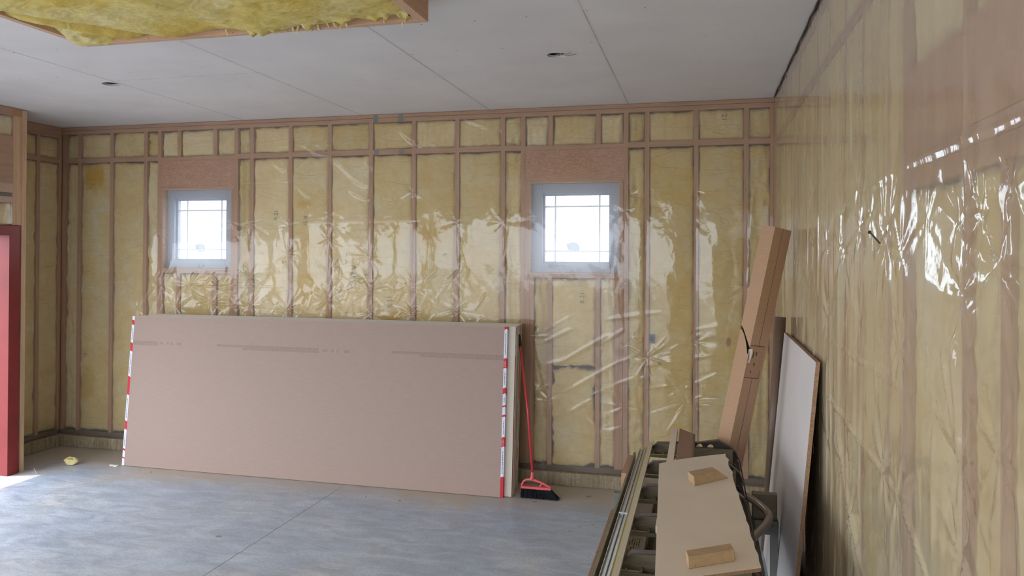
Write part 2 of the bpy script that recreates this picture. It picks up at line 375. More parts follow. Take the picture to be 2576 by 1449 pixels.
def thing(name, label, cat, loc=(0, 0, 0), group=None, rot=(0, 0, 0)):
    return tag(empty(name, loc, rot), label, cat, group)
def loc_at(o, base):
    """move the mesh origin of a parentless mesh object to `base` without moving the mesh"""
    o.data.transform(Matrix.Translation(-Vector(base))); o.location = base; return o

def vnoise(u, v, seed=0):
    u = np.asarray(u, float); v = np.asarray(v, float); rs = np.random.RandomState(seed); T = rs.rand(256, 256)
    iu = np.floor(u).astype(int); iv = np.floor(v).astype(int); fu = u-iu; fv = v-iv
    fu = fu*fu*(3-2*fu); fv = fv*fv*(3-2*fv); a = lambda i, j: T[i % 256, j % 256]
    return (a(iu, iv)*(1-fu)+a(iu+1, iv)*fu)*(1-fv)+(a(iu, iv+1)*(1-fu)+a(iu+1, iv+1)*fu)*fv-0.5
def fbm(u, v, seed=0, oct=4):
    r = 0; a = 1.0; k = 1.0
    for i in range(oct): r = r+a*vnoise(u*k, v*k, seed+i); a *= 0.5; k *= 2.03
    return r
def grid(name, P, mat, parent=None, smooth=True, flip=False):
    n, m, _ = P.shape; me = bpy.data.meshes.new(name)
    idx = np.arange(n*m).reshape(n, m)
    q = np.stack([idx[:-1, :-1], idx[1:, :-1], idx[1:, 1:], idx[:-1, 1:]], -1).reshape(-1, 4)
    if flip: q = q[:, ::-1]
    me.vertices.add(n*m); me.vertices.foreach_set('co', P.reshape(-1).astype(np.float32))
    me.loops.add(q.size); me.loops.foreach_set('vertex_index', q.reshape(-1).astype(np.int32))
    me.polygons.add(len(q)); me.polygons.foreach_set('loop_start', np.arange(0, q.size, 4).astype(np.int32))
    me.polygons.foreach_set('loop_total', np.full(len(q), 4, np.int32))
    me.polygons.foreach_set('use_smooth', np.full(len(q), smooth))
    me.update(calc_edges=True); me.validate(); me.materials.append(mat)
    o = bpy.data.objects.new(name, me); C.objects.link(o)
    if parent is not None: o.parent = parent
    return o

# wall frames: (u along the wall, depth into the wall, z)
BACK = lambda u, d, z: np.stack([u, d+0*u, z], -1)
LEFT = lambda u, d, z: np.stack([-6.95-d, u, z], -1)       # u = y
JOG = lambda u, d, z: np.stack([-6.48-d, u, z], -1)
RIGHT = lambda u, d, z: np.stack([0+d, u, z], -1)

bseed = [0]
def batt(parent, F, u0, u1, z0, z1, crumple=0.0, ragged=0.007, deep=0.0, flip=False, over=0.0):
    bseed[0] += 1; sd = bseed[0]
    u0 -= over; u1 += over
    nu = max(8, int((u1-u0)/0.014)); nz = max(10, int((z1-z0)/0.02))
    s, t = np.meshgrid(np.linspace(0, 1, nu), np.linspace(0, 1, nz), indexing='ij')
    U = u0+(u1-u0)*s; Z = z0+(z1-z0)*t
    e = np.minimum(np.minimum(s, 1-s)*(u1-u0), np.minimum(t, 1-t)*(z1-z0))
    edge = np.exp(-e/0.010)
    D = 0.004+deep+0.014*edge+0.010*np.abs(fbm(U*6, Z*5, sd))+0.006*fbm(U*28, Z*22, sd+40)
    if crumple:
        D = D+crumple*(np.abs(fbm(U*30, Z*4+3*fbm(U*5, Z*2, sd+9), sd+77))*0.06)
    # ragged outline: pull border vertices in / out
    wl = ragged*fbm(Z*9, Z*0+sd, sd+3)*2; wr = ragged*fbm(Z*9, Z*0+sd+5, sd+8)*2
    wt = ragged*fbm(U*14, U*0+sd, sd+13)*2; wb = ragged*1.0*fbm(U*14, U*0+sd+7, sd+17)*2
    U = U+wl*(1-s)+wr*s; Z = Z+wt*t+wb*(1-t)
    if over: D = D-0.014*edge-0.006
    D = np.maximum(D, -0.0025 if over else 0.002)
    # skirts
    P = F(U, D, Z); back = F(U, D*0+0.12, Z)
    P2 = np.zeros((nu+2, nz+2, 3)); P2[1:-1, 1:-1] = P
    P2[0, 1:-1] = back[0]; P2[-1, 1:-1] = back[-1]; P2[1:-1, 0] = back[:, 0]; P2[1:-1, -1] = back[:, -1]
    P2[0, 0] = back[0, 0]; P2[0, -1] = back[0, -1]; P2[-1, 0] = back[-1, 0]; P2[-1, -1] = back[-1, -1]
    return grid('insulation_batt', P2, M['batt'], parent, True, flip)

def fbox(F, u0, u1, d0, d1, z0, z1):
    b = MB(); p = []
    for z in (z0, z1):
        for (u, d) in ((u0, d0), (u1, d0), (u1, d1), (u0, d1)):
            p.append(tuple(F(np.array(float(u)), float(d), np.array(float(z)))))
    return b.hexa(p)

def text_mesh(name, body, size, mat4, mat, parent, extrude=0.0004):
    cu = bpy.data.curves.new(name, 'FONT'); cu.body = body; cu.size = size; cu.extrude = extrude; cu.align_x = 'CENTER'; cu.align_y = 'CENTER'
    cu.resolution_u = 3
    tmp = bpy.data.objects.new(name+'_tmp', cu); C.objects.link(tmp)
    dg = bpy.context.evaluated_depsgraph_get(); me = bpy.data.meshes.new_from_object(tmp.evaluated_get(dg)); C.objects.unlink(tmp); bpy.data.objects.remove(tmp)
    me.materials.clear(); me.materials.append(mat); me.name = name
    o = bpy.data.objects.new(name, me); C.objects.link(o); o.matrix_local = mat4
    if parent is not None: o.parent = parent; o.matrix_local = mat4
    return o

# ------------------------------------------------------------------ structure: floor, ceiling, outside
fl = MB(); fl.box(-6.95, 0.15, FRONT_Y, 0.14, -0.15, 0); tag(fl.build('floor', M['floor']), kind='structure', label='bluish grey concrete slab with a sawn joint')
gr = MB(); gr.box(-40, 40, -45, 40, -0.40, -0.16); tag(gr.build('ground', M['outside']), kind='structure')

HOLES = [(-1.480, -1.711, 0.062), (-4.925, -1.632, 0.066)]
HAT = (-3.915, -1.895, -4.90, -3.00)      # opening x0,x1,y0,y1 of the ceiling hatch frame (outer)
def ceiling():
    b = MB(); xs = [-6.95, -6.64, 0.15]; ys = [FRONT_Y, -0.93, 0.14]
    sq = [(x-0.11, x+0.11, y-0.11, y+0.11) for x, y, r in HOLES]+[(HAT[0]+0.02, HAT[1]-0.02, HAT[2]+0.02, HAT[3]-0.02)]
    for q in sq: xs += [q[0], q[1]]; ys += [q[2], q[3]]
    xs = sorted(xs); ys = sorted(ys)
    for i in range(len(xs)-1):
        for j in range(len(ys)-1):
            cx, cyy = (xs[i]+xs[i+1])/2, (ys[j]+ys[j+1])/2
            if any(q[0] < cx < q[1] and q[2] < cyy < q[3] for q in sq) or (cx < -6.64 and cyy < -0.93): continue
            b.quad([(xs[i], ys[j], H), (xs[i], ys[j+1], H), (xs[i+1], ys[j+1], H), (xs[i+1], ys[j], H)])
    for (x, y, r) in HOLES:
        N = 32; ring = []; outer = []
        for k in range(N):
            a = 2*math.pi*(k+0.5)/N; c, s = math.cos(a), math.sin(a); ring.append((x+r*c, y+r*s)); m = max(abs(c), abs(s)); outer.append((x+0.11*c/m, y+0.11*s/m))
        for k in range(N):
            k2 = (k+1) % N; (ax, ay), (bx, by) = outer[k], outer[k2]
            pts = [(ring[k][0], ring[k][1], H), (ax, ay, H)]
            if abs(abs(ax-x)-0.11) < 1e-6 and abs(abs(bx-x)-0.11) > 1e-6 or abs(abs(ay-y)-0.11) < 1e-6 and abs(abs(by-y)-0.11) > 1e-6:
                pts.append((x+0.11*math.copysign(1, ax-x), y+0.11*math.copysign(1, ay-y), H))
            pts += [(bx, by, H), (ring[k2][0], ring[k2][1], H)]
            b.quad(pts[::-1])
            b.quad([(ring[k][0], ring[k][1], H), (ring[k2][0], ring[k2][1], H), (ring[k2][0], ring[k2][1], H+0.016), (ring[k][0], ring[k][1], H+0.016)])
    # dimpled screws along the joists
    for kx, x0 in enumerate(SEAM):
        for j in range(16):
            y = -0.12-0.6096*j
            for q in (0.03, 0.32, 0.61, 0.90, 1.19):
                x = x0+q+random.uniform(-0.02, 0.02); yy = y+random.uniform(-0.025, 0.025)
                if x < (-6.9 if yy > -0.9 else -6.45) or x > -0.03 or (HAT[0]-0.05 < x < HAT[1]+0.05 and HAT[2]-0.05 < yy < HAT[3]+0.05): continue
                if random.random() < 0.25: continue
                r = random.uniform(0.0035, 0.006)
                b.quad([(x+r*math.cos(2*math.pi*k/8), yy+r*math.sin(2*math.pi*k/8), H-0.0006) for k in range(8)], 1)
    o = b.build('ceiling', [M['ceiling'], M['screw']], fix=False); tag(o, kind='structure', label='unpainted drywall ceiling with hairline joints')
    s = MB()
    bx = [-7.15, HAT[0], HAT[1], 0.35]
    s.box(-6.66, 0.35, FRONT_Y-0.1, HAT[2], H+0.20, H+0.26); s.box(-6.66, HAT[0], HAT[2], HAT[3], H+0.20, H+0.26)
    s.box(HAT[1], 0.35, HAT[2], HAT[3], H+0.20, H+0.26); s.box(-6.66, 0.35, HAT[3], -0.93, H+0.20, H+0.26); s.box(-7.15, 0.35, -0.93, 0.35, H+0.20, H+0.26)
    s.box(HAT[0], HAT[1], HAT[2], HAT[3], H+0.26, H+0.30)
    s.build('roof_deck', M['dark'], o)
ceiling()

# ------------------------------------------------------------------ back wall
wb = tag(empty('wall_back', (0, 0, 0)), kind='structure')
SW = 0.019
ZB, ZBLK0, ZBLK1, ZTP = 0.155, 2.876, 2.922, 3.172
W1 = (-5.742, -4.975, 1.806, 2.590); W2 = (-2.028, -1.250, 1.806, 2.592)
def sheath(name, F, u0, u1, holes, parent):
    b = MB(); us = sorted([u0, u1]+[h[0] for h in holes]+[h[1] for h in holes])
    for i in range(len(us)-1):
        c = (us[i]+us[i+1])/2; hs = [h for h in holes if h[0] < c < h[1]]
        segs = [(0.0, H+0.2)]
        for h in hs: segs = [(0.0, h[2]), (h[3], H+0.2)]
        for z0, z1 in segs:
            if z1-z0 > 0.01:
                q = fbox(F, us[i], us[i+1], 0.141, 0.20, z0, z1); n = len(b.v); b.v += q.v; b.f += [tuple(n+i for i in f) for f in q.f]; b.mi += q.mi
    return b.build(name, [M['sheathing']], parent)
sheath('sheathing', BACK, -7.15, 0.2, [W1, W2], wb)
fbox(BACK, -6.95, 0.0, -0.002, 0.14, 3.212, 3.243).build('top_plate', M['stud_x'], wb)
fbox(BACK, -6.95, 0.0, 0.0, 0.14, ZTP, 3.208).build('top_plate', M['stud_x'], wb)
fbox(BACK, -6.95, 0.0, 0.006, 0.14, 0.112, ZB).build('sill_plate', M['treated'], wb)
cb = MB(); cb.box(-6.95, 0, -0.06, 0.14, 0, 0.112); cb.build('concrete_curb', M['curb'], wb, bevel=0.006)
STUDS = [-6.925, -6.735, -6.345, -5.946, -5.785, -4.925, -4.755, -4.345, -3.94, -3.524, -3.105, -2.694, -2.273, -2.089, -1.197, -1.022, -0.622, -0.225, -0.021]
for x in STUDS:
    fbox(BACK, x-SW, x+SW, 0.0, 0.139, ZB, ZTP).build('wall_stud', M['stud_v'], wb)
for (a, bq, z0, z1) in (W1, W2):
    for (u0, u1) in ((a-0.040 if a < -3 else a-0.041, a), (bq, bq+0.031)):
        u0c = max(u0, (STUDS[4] if a < -3 else STUDS[13])+SW+0.001) if u1 == a else u0
        fbox(BACK, u0c, u1, 0.001, 0.139, ZB, z1).build('trimmer_stud', M['stud_v'], wb)
    fbox(BACK, a, bq, 0.0, 0.139, z0-0.038, z0).build('window_sill_plate', M['stud_x'], wb)
    lo = (-5.766 if a < -3 else -2.070); hi = (-4.944 if a < -3 else -1.216)
    fbox(BACK, lo, hi, 0.0, 0.139, z1, z1+0.030).build('header_plate', M['stud_x'], wb)
    fbox(BACK, lo, hi, 0.003, 0.139, z1+0.031, 2.872).build('window_header', M['osb'], wb)
    fbox(BACK, lo, hi, 0.0, 0.139, 2.873, 2.912).build('header_plate', M['stud_x'], wb)
# cripples
CR1 = [-5.560, -5.157]; CR2 = [-1.847, -1.432]
for x in CR1+CR2:
    fbox(BACK, x-SW, x+SW, 0, 0.139, 2.913, ZTP-0.001).build('cripple_stud', M['stud_v'], wb)
    fbox(BACK, x-SW, x+SW, 0, 0.139, ZB, 1.767).build('cripple_stud', M['stud_v'], wb)
for x in (-2.008, -1.270): fbox(BACK, x-SW, x+SW, 0.002, 0.139, ZB, 1.767).build('cripple_stud', M['stud_v'], wb)
# batts in the full bays, blocking row near the top
def bay(u0, u1, narrow):
    cr = 1.0 if narrow else 0.0
    fbox(BACK, u0, u1, 0.0, 0.139, ZBLK0, ZBLK1).build('blocking', M['stud_x'], wb)
    batt(wb, BACK, u0+0.001, u1-0.001, 0.170, ZBLK0-0.010, cr)
    batt(wb, BACK, u0+0.001, u1-0.001, ZBLK1+0.003, ZTP-0.006, max(cr, 0.35))
for a, b_ in zip(STUDS[:-1], STUDS[1:]):
    if a in (-5.785, -2.089): continue
    if b_-a < 0.06: continue
    bay(a+SW, b_-SW, b_-a < 0.3)
for lo, hi, cr, edges in ((-5.766, -4.944, CR1, (-5.742, -4.975)), (-2.070, -1.216, CR2, (-1.989, -1.289))):
    us = [lo]+cr+[hi]
    for i in range(3):
        u0 = us[i]+(SW if i else 0); u1 = us[i+1]-(SW if i < 2 else 0)
        batt(wb, BACK, u0+0.004, u1-0.004, 2.916, ZTP-0.008, 0.3 if i == 1 else 0.8)
    us = [edges[0]]+cr+[edges[1]]
    for i in range(3):
        u0 = us[i]+(SW if i else 0); u1 = us[i+1]-(SW if i < 2 else 0)
        if lo > -3 and i == 1:
            batt(wb, BACK, u0+0.001, u1-0.001, 0.170, 0.972, 0.2, 0.022); batt(wb, BACK, u0+0.001, u1-0.001, 1.014, 1.762, 0.1, 0.012)
            continue
        batt(wb, BACK, u0+0.001, u1-0.001, 0.170, 1.762, 0.9 if u1-u0 < 0.2 else 0.1)
for (x, z) in ((-3.478, 3.205), (-3.234, 3.205), (-3.470, 2.899), (-3.224, 2.899)):
    fbox(BACK, x-0.022, x+0.022, -0.004, 0.0, z-(0.034 if z > 3 else 0.021), z+(0.034 if z > 3 else 0.021)).build('nail_plate', M['nail_plate'], wb)
ob = fbox(BACK, -1.003, -0.950, -0.006, 0.06, 1.232, 1.305).build('outlet_box', M['outlet'], wb, bevel=0.004)
fbox(BACK, -0.990, -0.964, -0.0075, -0.005, 1.25, 1.288).build('box_opening', M['dark'], ob)
# stamps and handwriting on the batt facings
def stampm(x, z, ang, y=-0.0045):
    return Matrix.Translation((x, y, z)) @ Matrix.Rotation(math.pi/2, 4, 'X') @ Matrix.Rotation(ang, 4, 'Z')
for (s, x, z, a, size) in (('R 21', -3.688, 1.80, -90, 0.066), ('R 21', -3.330, 1.53, 90, 0.06), ('R 21', -4.49, 2.33, 90, 0.052), ('R 21', -4.186, 2.27, -90, 0.052),
                           ('R 21', -1.563, 1.60, 90, 0.052), ('21', -0.40, 3.10, -90, 0.06), ('21', -6.642, 0.92, -90, 0.052), ('R 21', -0.91, 1.10, 90, 0.052), ('8', -2.80, 1.965, 90, 0.052)):
    text_mesh('batt_stamp', s, size, stampm(x, z, R_(a)), M['stamp_ink'], wb)
scr = MB()
def px_s(lst): return [(x, -0.005, z) for x, z in lst]
def stroke(lst): scr.tube(px_s(lst), 0.0016, 5)
ox, oz = -3.688, 1.80
def sp(cx, cz): return (-3.935+(cx-130)*0.000583, 1.985-(cz-220)*0.00049)
for s_ in ([(430, 235), (435, 300), (445, 315)], [(470, 228), (478, 262)],
           [(280, 360), (250, 420), (222, 500)], [(335, 370), (345, 430), (380, 470), (420, 440), (410, 365)], [(425, 370), (435, 440)],
           [(210, 520), (300, 510), (320, 545), (300, 600), (270, 650)],
           [(740, 630), (765, 700)], [(745, 655), (800, 650)], [(715, 700), (650, 730), (625, 780), (680, 810), (760, 780)],
           [(600, 790), (570, 760), (500, 790), (440, 880), (430, 930), (480, 930), (560, 880), (600, 800)], [(480, 840), (520, 830), (515, 860)],
           [(355, 900), (310, 880), (270, 920), (230, 1000), (260, 1020), (320, 970), (350, 910)], [(250, 1080), (300, 1150), (370, 1120)], [(290, 1140), (320, 1170)]):
    stroke([sp(*q) for q in s_])
scr.build('handwriting', M['marker'], wb)

# ------------------------------------------------------------------ windows
def window(name, a, b_, z0, z1, gx0, gx1, muls, bars, shape_at):
    wn = tag(empty(name, ((a+b_)/2, 0.07, z0)), kind='structure', label='small square window glowing white behind clear film')
    L = (-(a+b_)/2, -0.07, -z0)
    def fin(bm, nm, mt, parent=wn, **kw):
        o = bm.build(nm, mt, parent, **kw); o.data.transform(Matrix.Translation(L)); return o
    f = MB(); A, B, Z0, Z1 = a+0.004, b_-0.004, z0+0.004, z1-0.004; y0, y1 = 0.065, 0.165
    gz0, gz1 = 1.890, 2.502
    f.box(A, gx0, y0, y1, Z0, Z1); f.box(gx1, B, y0, y1, Z0, Z1); f.box(gx0, gx1, y0, y1, Z0, gz0); f.box(gx0, gx1, y0, y1, gz1, Z1)
    fin(f, 'window_frame', M['vinyl'], bevel=0.003)
    r = MB(); t = 0.004
    r.box(a, a+t, 0.0, 0.14, z0, z1); r.box(b_-t, b_, 0.0, 0.14, z0, z1); r.box(a, b_, 0, 0.14, z0, z0+t); r.box(a, b_, 0, 0.14, z1-t, z1)
    fin(r, 'window_jamb', M['pale_x'])
    s = MB(); q = 0.018
    s.box(gx0, gx0+q, 0.10, 0.14, gz0, gz1); s.box(gx1-q, gx1, 0.10, 0.14, gz0, gz1); s.box(gx0+q, gx1-q, 0.10, 0.14, gz0, gz0+q); s.box(gx0+q, gx1-q, 0.10, 0.14, gz1-q, gz1)
    fin(s, 'window_sash', M['vinyl'])
    for x in muls:
        m = MB(); m.box(x-0.0075, x+0.0075, 0.118, 0.126, gz0+q, gz1-q); fin(m, 'muntin', M['muntin'])
    for z in bars:
        m = MB(); m.box(gx0+q, gx1-q, 0.1175, 0.1265, z-0.0075, z+0.0075); fin(m, 'muntin', M['muntin'])
    g = MB(); g.box(gx0, gx1, 0.127, 0.130, gz0, gz1); fin(g, 'window_pane', M['glass'])
    sx, sz = shape_at; st = MB(); st.prism([(sx-0.055, sz+0.03), (sx-0.04, sz-0.02), (sx-0.005, sz-0.035), (sx+0.06, sz-0.034), (sx+0.07, sz-0.01), (sx+0.05, sz+0.035), (sx, sz+0.045)], lambda p, r2, t2: (p, t2, r2), 0.135, 0.137)
    fin(st, 'pane_shape', M['grey_shape'])  # flat grey shape added outside the glass for a blurred object beyond
    c = MB(); c.box((gx0+gx1)/2-0.05, (gx0+gx1)/2+0.05, 0.045, 0.066, gz0-0.055, gz0-0.040); c.box((gx0+gx1)/2-0.012, (gx0+gx1)/2+0.012, 0.03, 0.066, gz0-0.062, gz0-0.036)
    fin(c, 'window_crank', M['vinyl'], bevel=0.003)
M['muntin'] = simple('white_muntin', (240, 244, 250), 0.5, var=0.02, bump=0)
M['grey_shape'] = simple('grey_pane_shape', (150, 156, 164), 0.7)
window('window_1', *W1, -5.659, -5.076, (-5.547, -5.159), (2.388, 2.000), (-5.42, 2.015))
window('window_2', *W2, -1.928, -1.332, (-1.823, -1.433), (2.390, 1.999), (-1.675, 2.035))

# ------------------------------------------------------------------ left wall (alcove) and jogged wall
wl = tag(empty('wall_left', (-6.95, -0.45, 0)), kind='structure'); wl.location = (0, 0, 0)
sheath('sheathing', LEFT, -0.93, 0.14, [], wl)
fbox(LEFT, -0.885, -0.001, 0.0, 0.14, ZTP-0.04, 3.243).build('top_plate', M['stud_y'], wl)
fbox(LEFT, -0.885, -0.006, 0.006, 0.14, 0.112, ZB).build('sill_plate', M['treated'], wl)
cb = MB(); cb.box(-7.09, -6.89, -0.885, -0.061, 0, 0.112); cb.build('concrete_curb', M['curb'], wl, bevel=0.006)
LS = [-0.80, -0.290, -0.0195]
for y in LS: fbox(LEFT, y-SW, y+SW, 0, 0.139, ZB, ZTP-0.04).build('wall_stud', M['stud_v'], wl)
for a, b_ in zip(LS[:-1], LS[1:]):
    fbox(LEFT, a+SW, b_-SW, 0, 0.139, ZBLK0, ZBLK1).build('blocking', M['stud_y'], wl)
    batt(wl, LEFT, a+SW, b_-SW, 0.170, ZBLK0-0.01, 0.2, flip=True); batt(wl, LEFT, a+SW, b_-SW, ZBLK1+0.003, ZTP-0.045, 0.3, flip=True)

wj = tag(empty('wall_left_doorway', (0, 0, 0)), kind='structure')
b = MB(); b.box(-7.15, -6.62, -0.93, -0.889, 0, H+0.2); b.box(-6.66, -6.621, FRONT_Y, GAR_Y0, 0, H+0.2); b.box(-6.66, -6.621, GAR_Y0, GAR_Y1, GAR_Z, H+0.2); b.box(-6.66, -6.621, GAR_Y1, DOOR_Y0, 0, H+0.2); b.box(-6.66, -6.621, DOOR_Y0, DOOR_Y1+0.11, DOOR_Z+0.08, H+0.2); b.box(-6.66, -6.621, DOOR_Y1+0.11, -0.889, 0, H+0.2)
b.build('sheathing', M['sheathing'], wj)
fbox(JOG, -0.935, -0.889, -0.004, 0.139, 0.0, 3.236).build('trim_board', M['pale_v'], wj)
fbox(JOG, -1.023, -0.938, 0.0, 0.139, 2.205, 3.170).build('wall_stud', M['pale_v'], wj)
fbox(JOG, -3.95, -0.938, 0.002, 0.139, 3.171, 3.243).build('top_plate', M['stud_y'], wj)
fbox(JOG, -3.95, -1.024, 0.0, 0.139, 2.572, 2.99).build('door_header', M['stud_y'], wj)
fbox(JOG, -3.95, -1.024, 0.0, 0.139, 2.492, 2.571).build('header_plate', M['pale_y'], wj)
fbox(JOG, -3.95, -1.024, 0.0, 0.139, 2.402, 2.455).build('header_plate', M['pale_y'], wj)
fbox(JOG, -3.95, -1.024, 0.02, 0.139, 2.456, 2.491).build('header_plate', M['treated'], wj)  # dark recessed strip standing for the shaded gap between the plates
batt(wj, JOG, -3.9, -1.026, 2.992, 3.168, 0.2, flip=True); batt(wj, JOG, -3.9, -1.026, 2.20, 2.40, 0.2, flip=True)
# plain stretch nearer the viewer, outside the frame
b = MB(); b.box(-6.62, -6.48, FRONT_Y, GAR_Y0, 0, 3.17); b.box(-6.62, -6.48, GAR_Y1, -3.72, 0, 3.17); b.box(-6.62, -6.48, GAR_Y0, GAR_Y1, GAR_Z, 3.17); b.build('wall_lining', M['batt'], wj)

dr = tag(empty('door_1', (-6.5, -1.0, 0)), kind='structure', label='red primed steel door frame'); dr.location = (0, 0, 0)
b = MB(); b.box(-6.64, -6.468, DOOR_Y1, -0.957, 0, 2.200); b.build('door_jamb', M['red'], dr, bevel=0.002)
b = MB(); b.box(-6.64, -6.468, DOOR_Y0-0.11, DOOR_Y0, 0, 2.200); b.build('door_jamb', M['red'], dr, bevel=0.002)
b = MB(); b.box(-6.64, -6.466, DOOR_Y0, DOOR_Y1, DOOR_Z, 2.198); b.build('door_head', M['red'], dr, bevel=0.002)

# ------------------------------------------------------------------ right wall
wr = tag(empty('wall_right', (0, 0, 0)), kind='structure')
sheath('sheathing', RIGHT, FRONT_Y, 0.2, [], wr)
fbox(RIGHT, FRONT_Y, -0.001, 0.0, 0.139, 3.172, 3.232).build('top_plate', M['stud_y'], wr)
fbox(RIGHT, FRONT_Y, -0.001, 0.006, 0.139, 0.112, ZB).build('sill_plate', M['treated'], wr)
cb = MB(); cb.box(-0.035, 0.14, FRONT_Y, -0.061, 0, 0.112); cb.build('concrete_curb', M['curb'], wr)
RS = [-0.02, -0.389, -0.763, -1.140, -1.532, -1.904, -2.326, -2.711, -3.124, -3.492, -3.899, -4.100, -4.140]
RS2 = [-4.643, -4.878, -5.30]
for y in RS: fbox(RIGHT, y-SW, y+SW, 0, 0.139, ZB, 3.171).build('wall_stud', M['stud_v'], wr)
for y in RS2:
    fbox(RIGHT, y-SW*1.4, y+SW*1.4, 0, 0.139, ZB, 2.16).build('wall_stud', M['stud_v'], wr)
    fbox(RIGHT, y-SW, y+SW, 0, 0.139, 2.50, 3.171).build('cripple_stud', M['stud_v'], wr)
fbox(RIGHT, -6.2, -4.160, 0.0, 0.139, 2.262, 2.50).build('door_header', M['osb'], wr)
fbox(RIGHT, -6.2, -4.160, -0.001, 0.139, 2.214, 2.260).build('header_plate', M['stud_y'], wr)
fbox(RIGHT, -6.2, -4.160, -0.001, 0.139, 2.160, 2.212).build('header_plate', M['stud_y'], wr)
for a, b_ in zip(RS[1:], RS[:-1]):
    if b_-a < 0.06: continue
    fbox(RIGHT, a+SW, b_-SW, 0, 0.139, ZBLK0, ZBLK1).build('blocking', M['stud_y'], wr)
    batt(wr, RIGHT, a+SW, b_-SW, 0.170, ZBLK0-0.01, 0.3 if b_-a < 0.3 else 0.1, over=0.012); batt(wr, RIGHT, a+SW, b_-SW, ZBLK1+0.003, 3.165, 0.2, over=0.008)
us = [-4.159]+RS2
for i in range(3):
    batt(wr, RIGHT, us[i+1]+SW, us[i]-(SW if i else 0), 0.170, 2.155, 0.1); batt(wr, RIGHT, us[i+1]+SW, us[i]-(SW if i else 0), 2.505, 3.165, 0.1)
b = MB(); b.box(0.0, 0.139, FRONT_Y, -5.32, 0.16, 2.155); b.box(0.0, 0.139, FRONT_Y, -5.32, 2.505, 3.165); b.build('wall_lining', M['batt'], wr)
# black tube added to draw the dark gap along the ceiling joint
bd = MB(); pts = [(-0.016+0.003*math.sin(i*1.7), -0.05-i*0.12, 3.238+0.003*math.sin(i*2.9)) for i in range(50)]; bd.tube(pts, [0.004+0.004*abs(math.sin(i*0.9)) for i in range(50)], 6); bd.build('ceiling_gap_line', M['black_plastic'], wr)

# front wall behind the viewer, its opening added for fill daylight
wf = MB(); gx0, gx1, gz = -5.9, -0.5, 2.5
wf.box(-6.66, FD[0], FRONT_Y-0.15, FRONT_Y, 0, H+0.2); wf.box(FD[1], 0.3, FRONT_Y-0.15, FRONT_Y, 0, H+0.2); wf.box(FD[0], FD[1], FRONT_Y-0.15, FRONT_Y, FD[2], H+0.2)
tag(wf.build('wall_front', M['batt']), kind='structure')

# ------------------------------------------------------------------ plastic sheeting
def bursts(U, V, h, pts, amp, seed):
    rs = np.random.RandomState(seed)
    for (u, v, s, R) in pts:
        msk = (np.abs(U-u) < R*4) & (np.abs(V-v) < R*4)
        du = U[msk]-u; dv = V[msk]-v; r = np.hypot(du, dv); th = np.arctan2(dv, du)
        f = 0; 
        for k in range(5):
            n = rs.randint(4, 12); f = f+(1-2*np.abs(np.cos(n*th*0.5+rs.rand()*3.14))**0.7)*rs.uniform(0.5, 1)*8/n if n % 2 == 0 else f+np.cos(n*th+rs.rand()*6.28)*rs.uniform(0.4, .8)*8/n
        # folds die out at a different length in each direction
        RR = R*(0.75+0.6*np.cos(th*2+rs.rand()*6.28)*0.5+0.3*np.cos(th*3+rs.rand()*6.28))
        g = (r/(r+0.012))*np.exp(-(r/np.maximum(RR, 0.02))**1.2)
        h[msk] += amp*s*g*f*0.35 - amp*s*0.8*np.exp(-(r/0.03)**2)*0
    return h
def ridges(U, V, h, segs):
    for (a, b_, wdt, ht) in segs:
        a = np.array(a, float); b_ = np.array(b_, float); d = b_-a; L = np.hypot(*d); d /= L
        t = (U-a[0])*d[0]+(V-a[1])*d[1]; n = -(U-a[0])*d[1]+(V-a[1])*d[0]
        wdt2 = wdt*(0.6+0.8*np.clip(t/L, 0, 1)*(1-np.clip(t/L, 0, 1))*2)
        env = np.clip(t/(0.15*L), 0, 1)*np.clip((L-t)/(0.15*L), 0, 1)
        h += ht*env*np.exp(-(n/wdt2)**2)
    return h

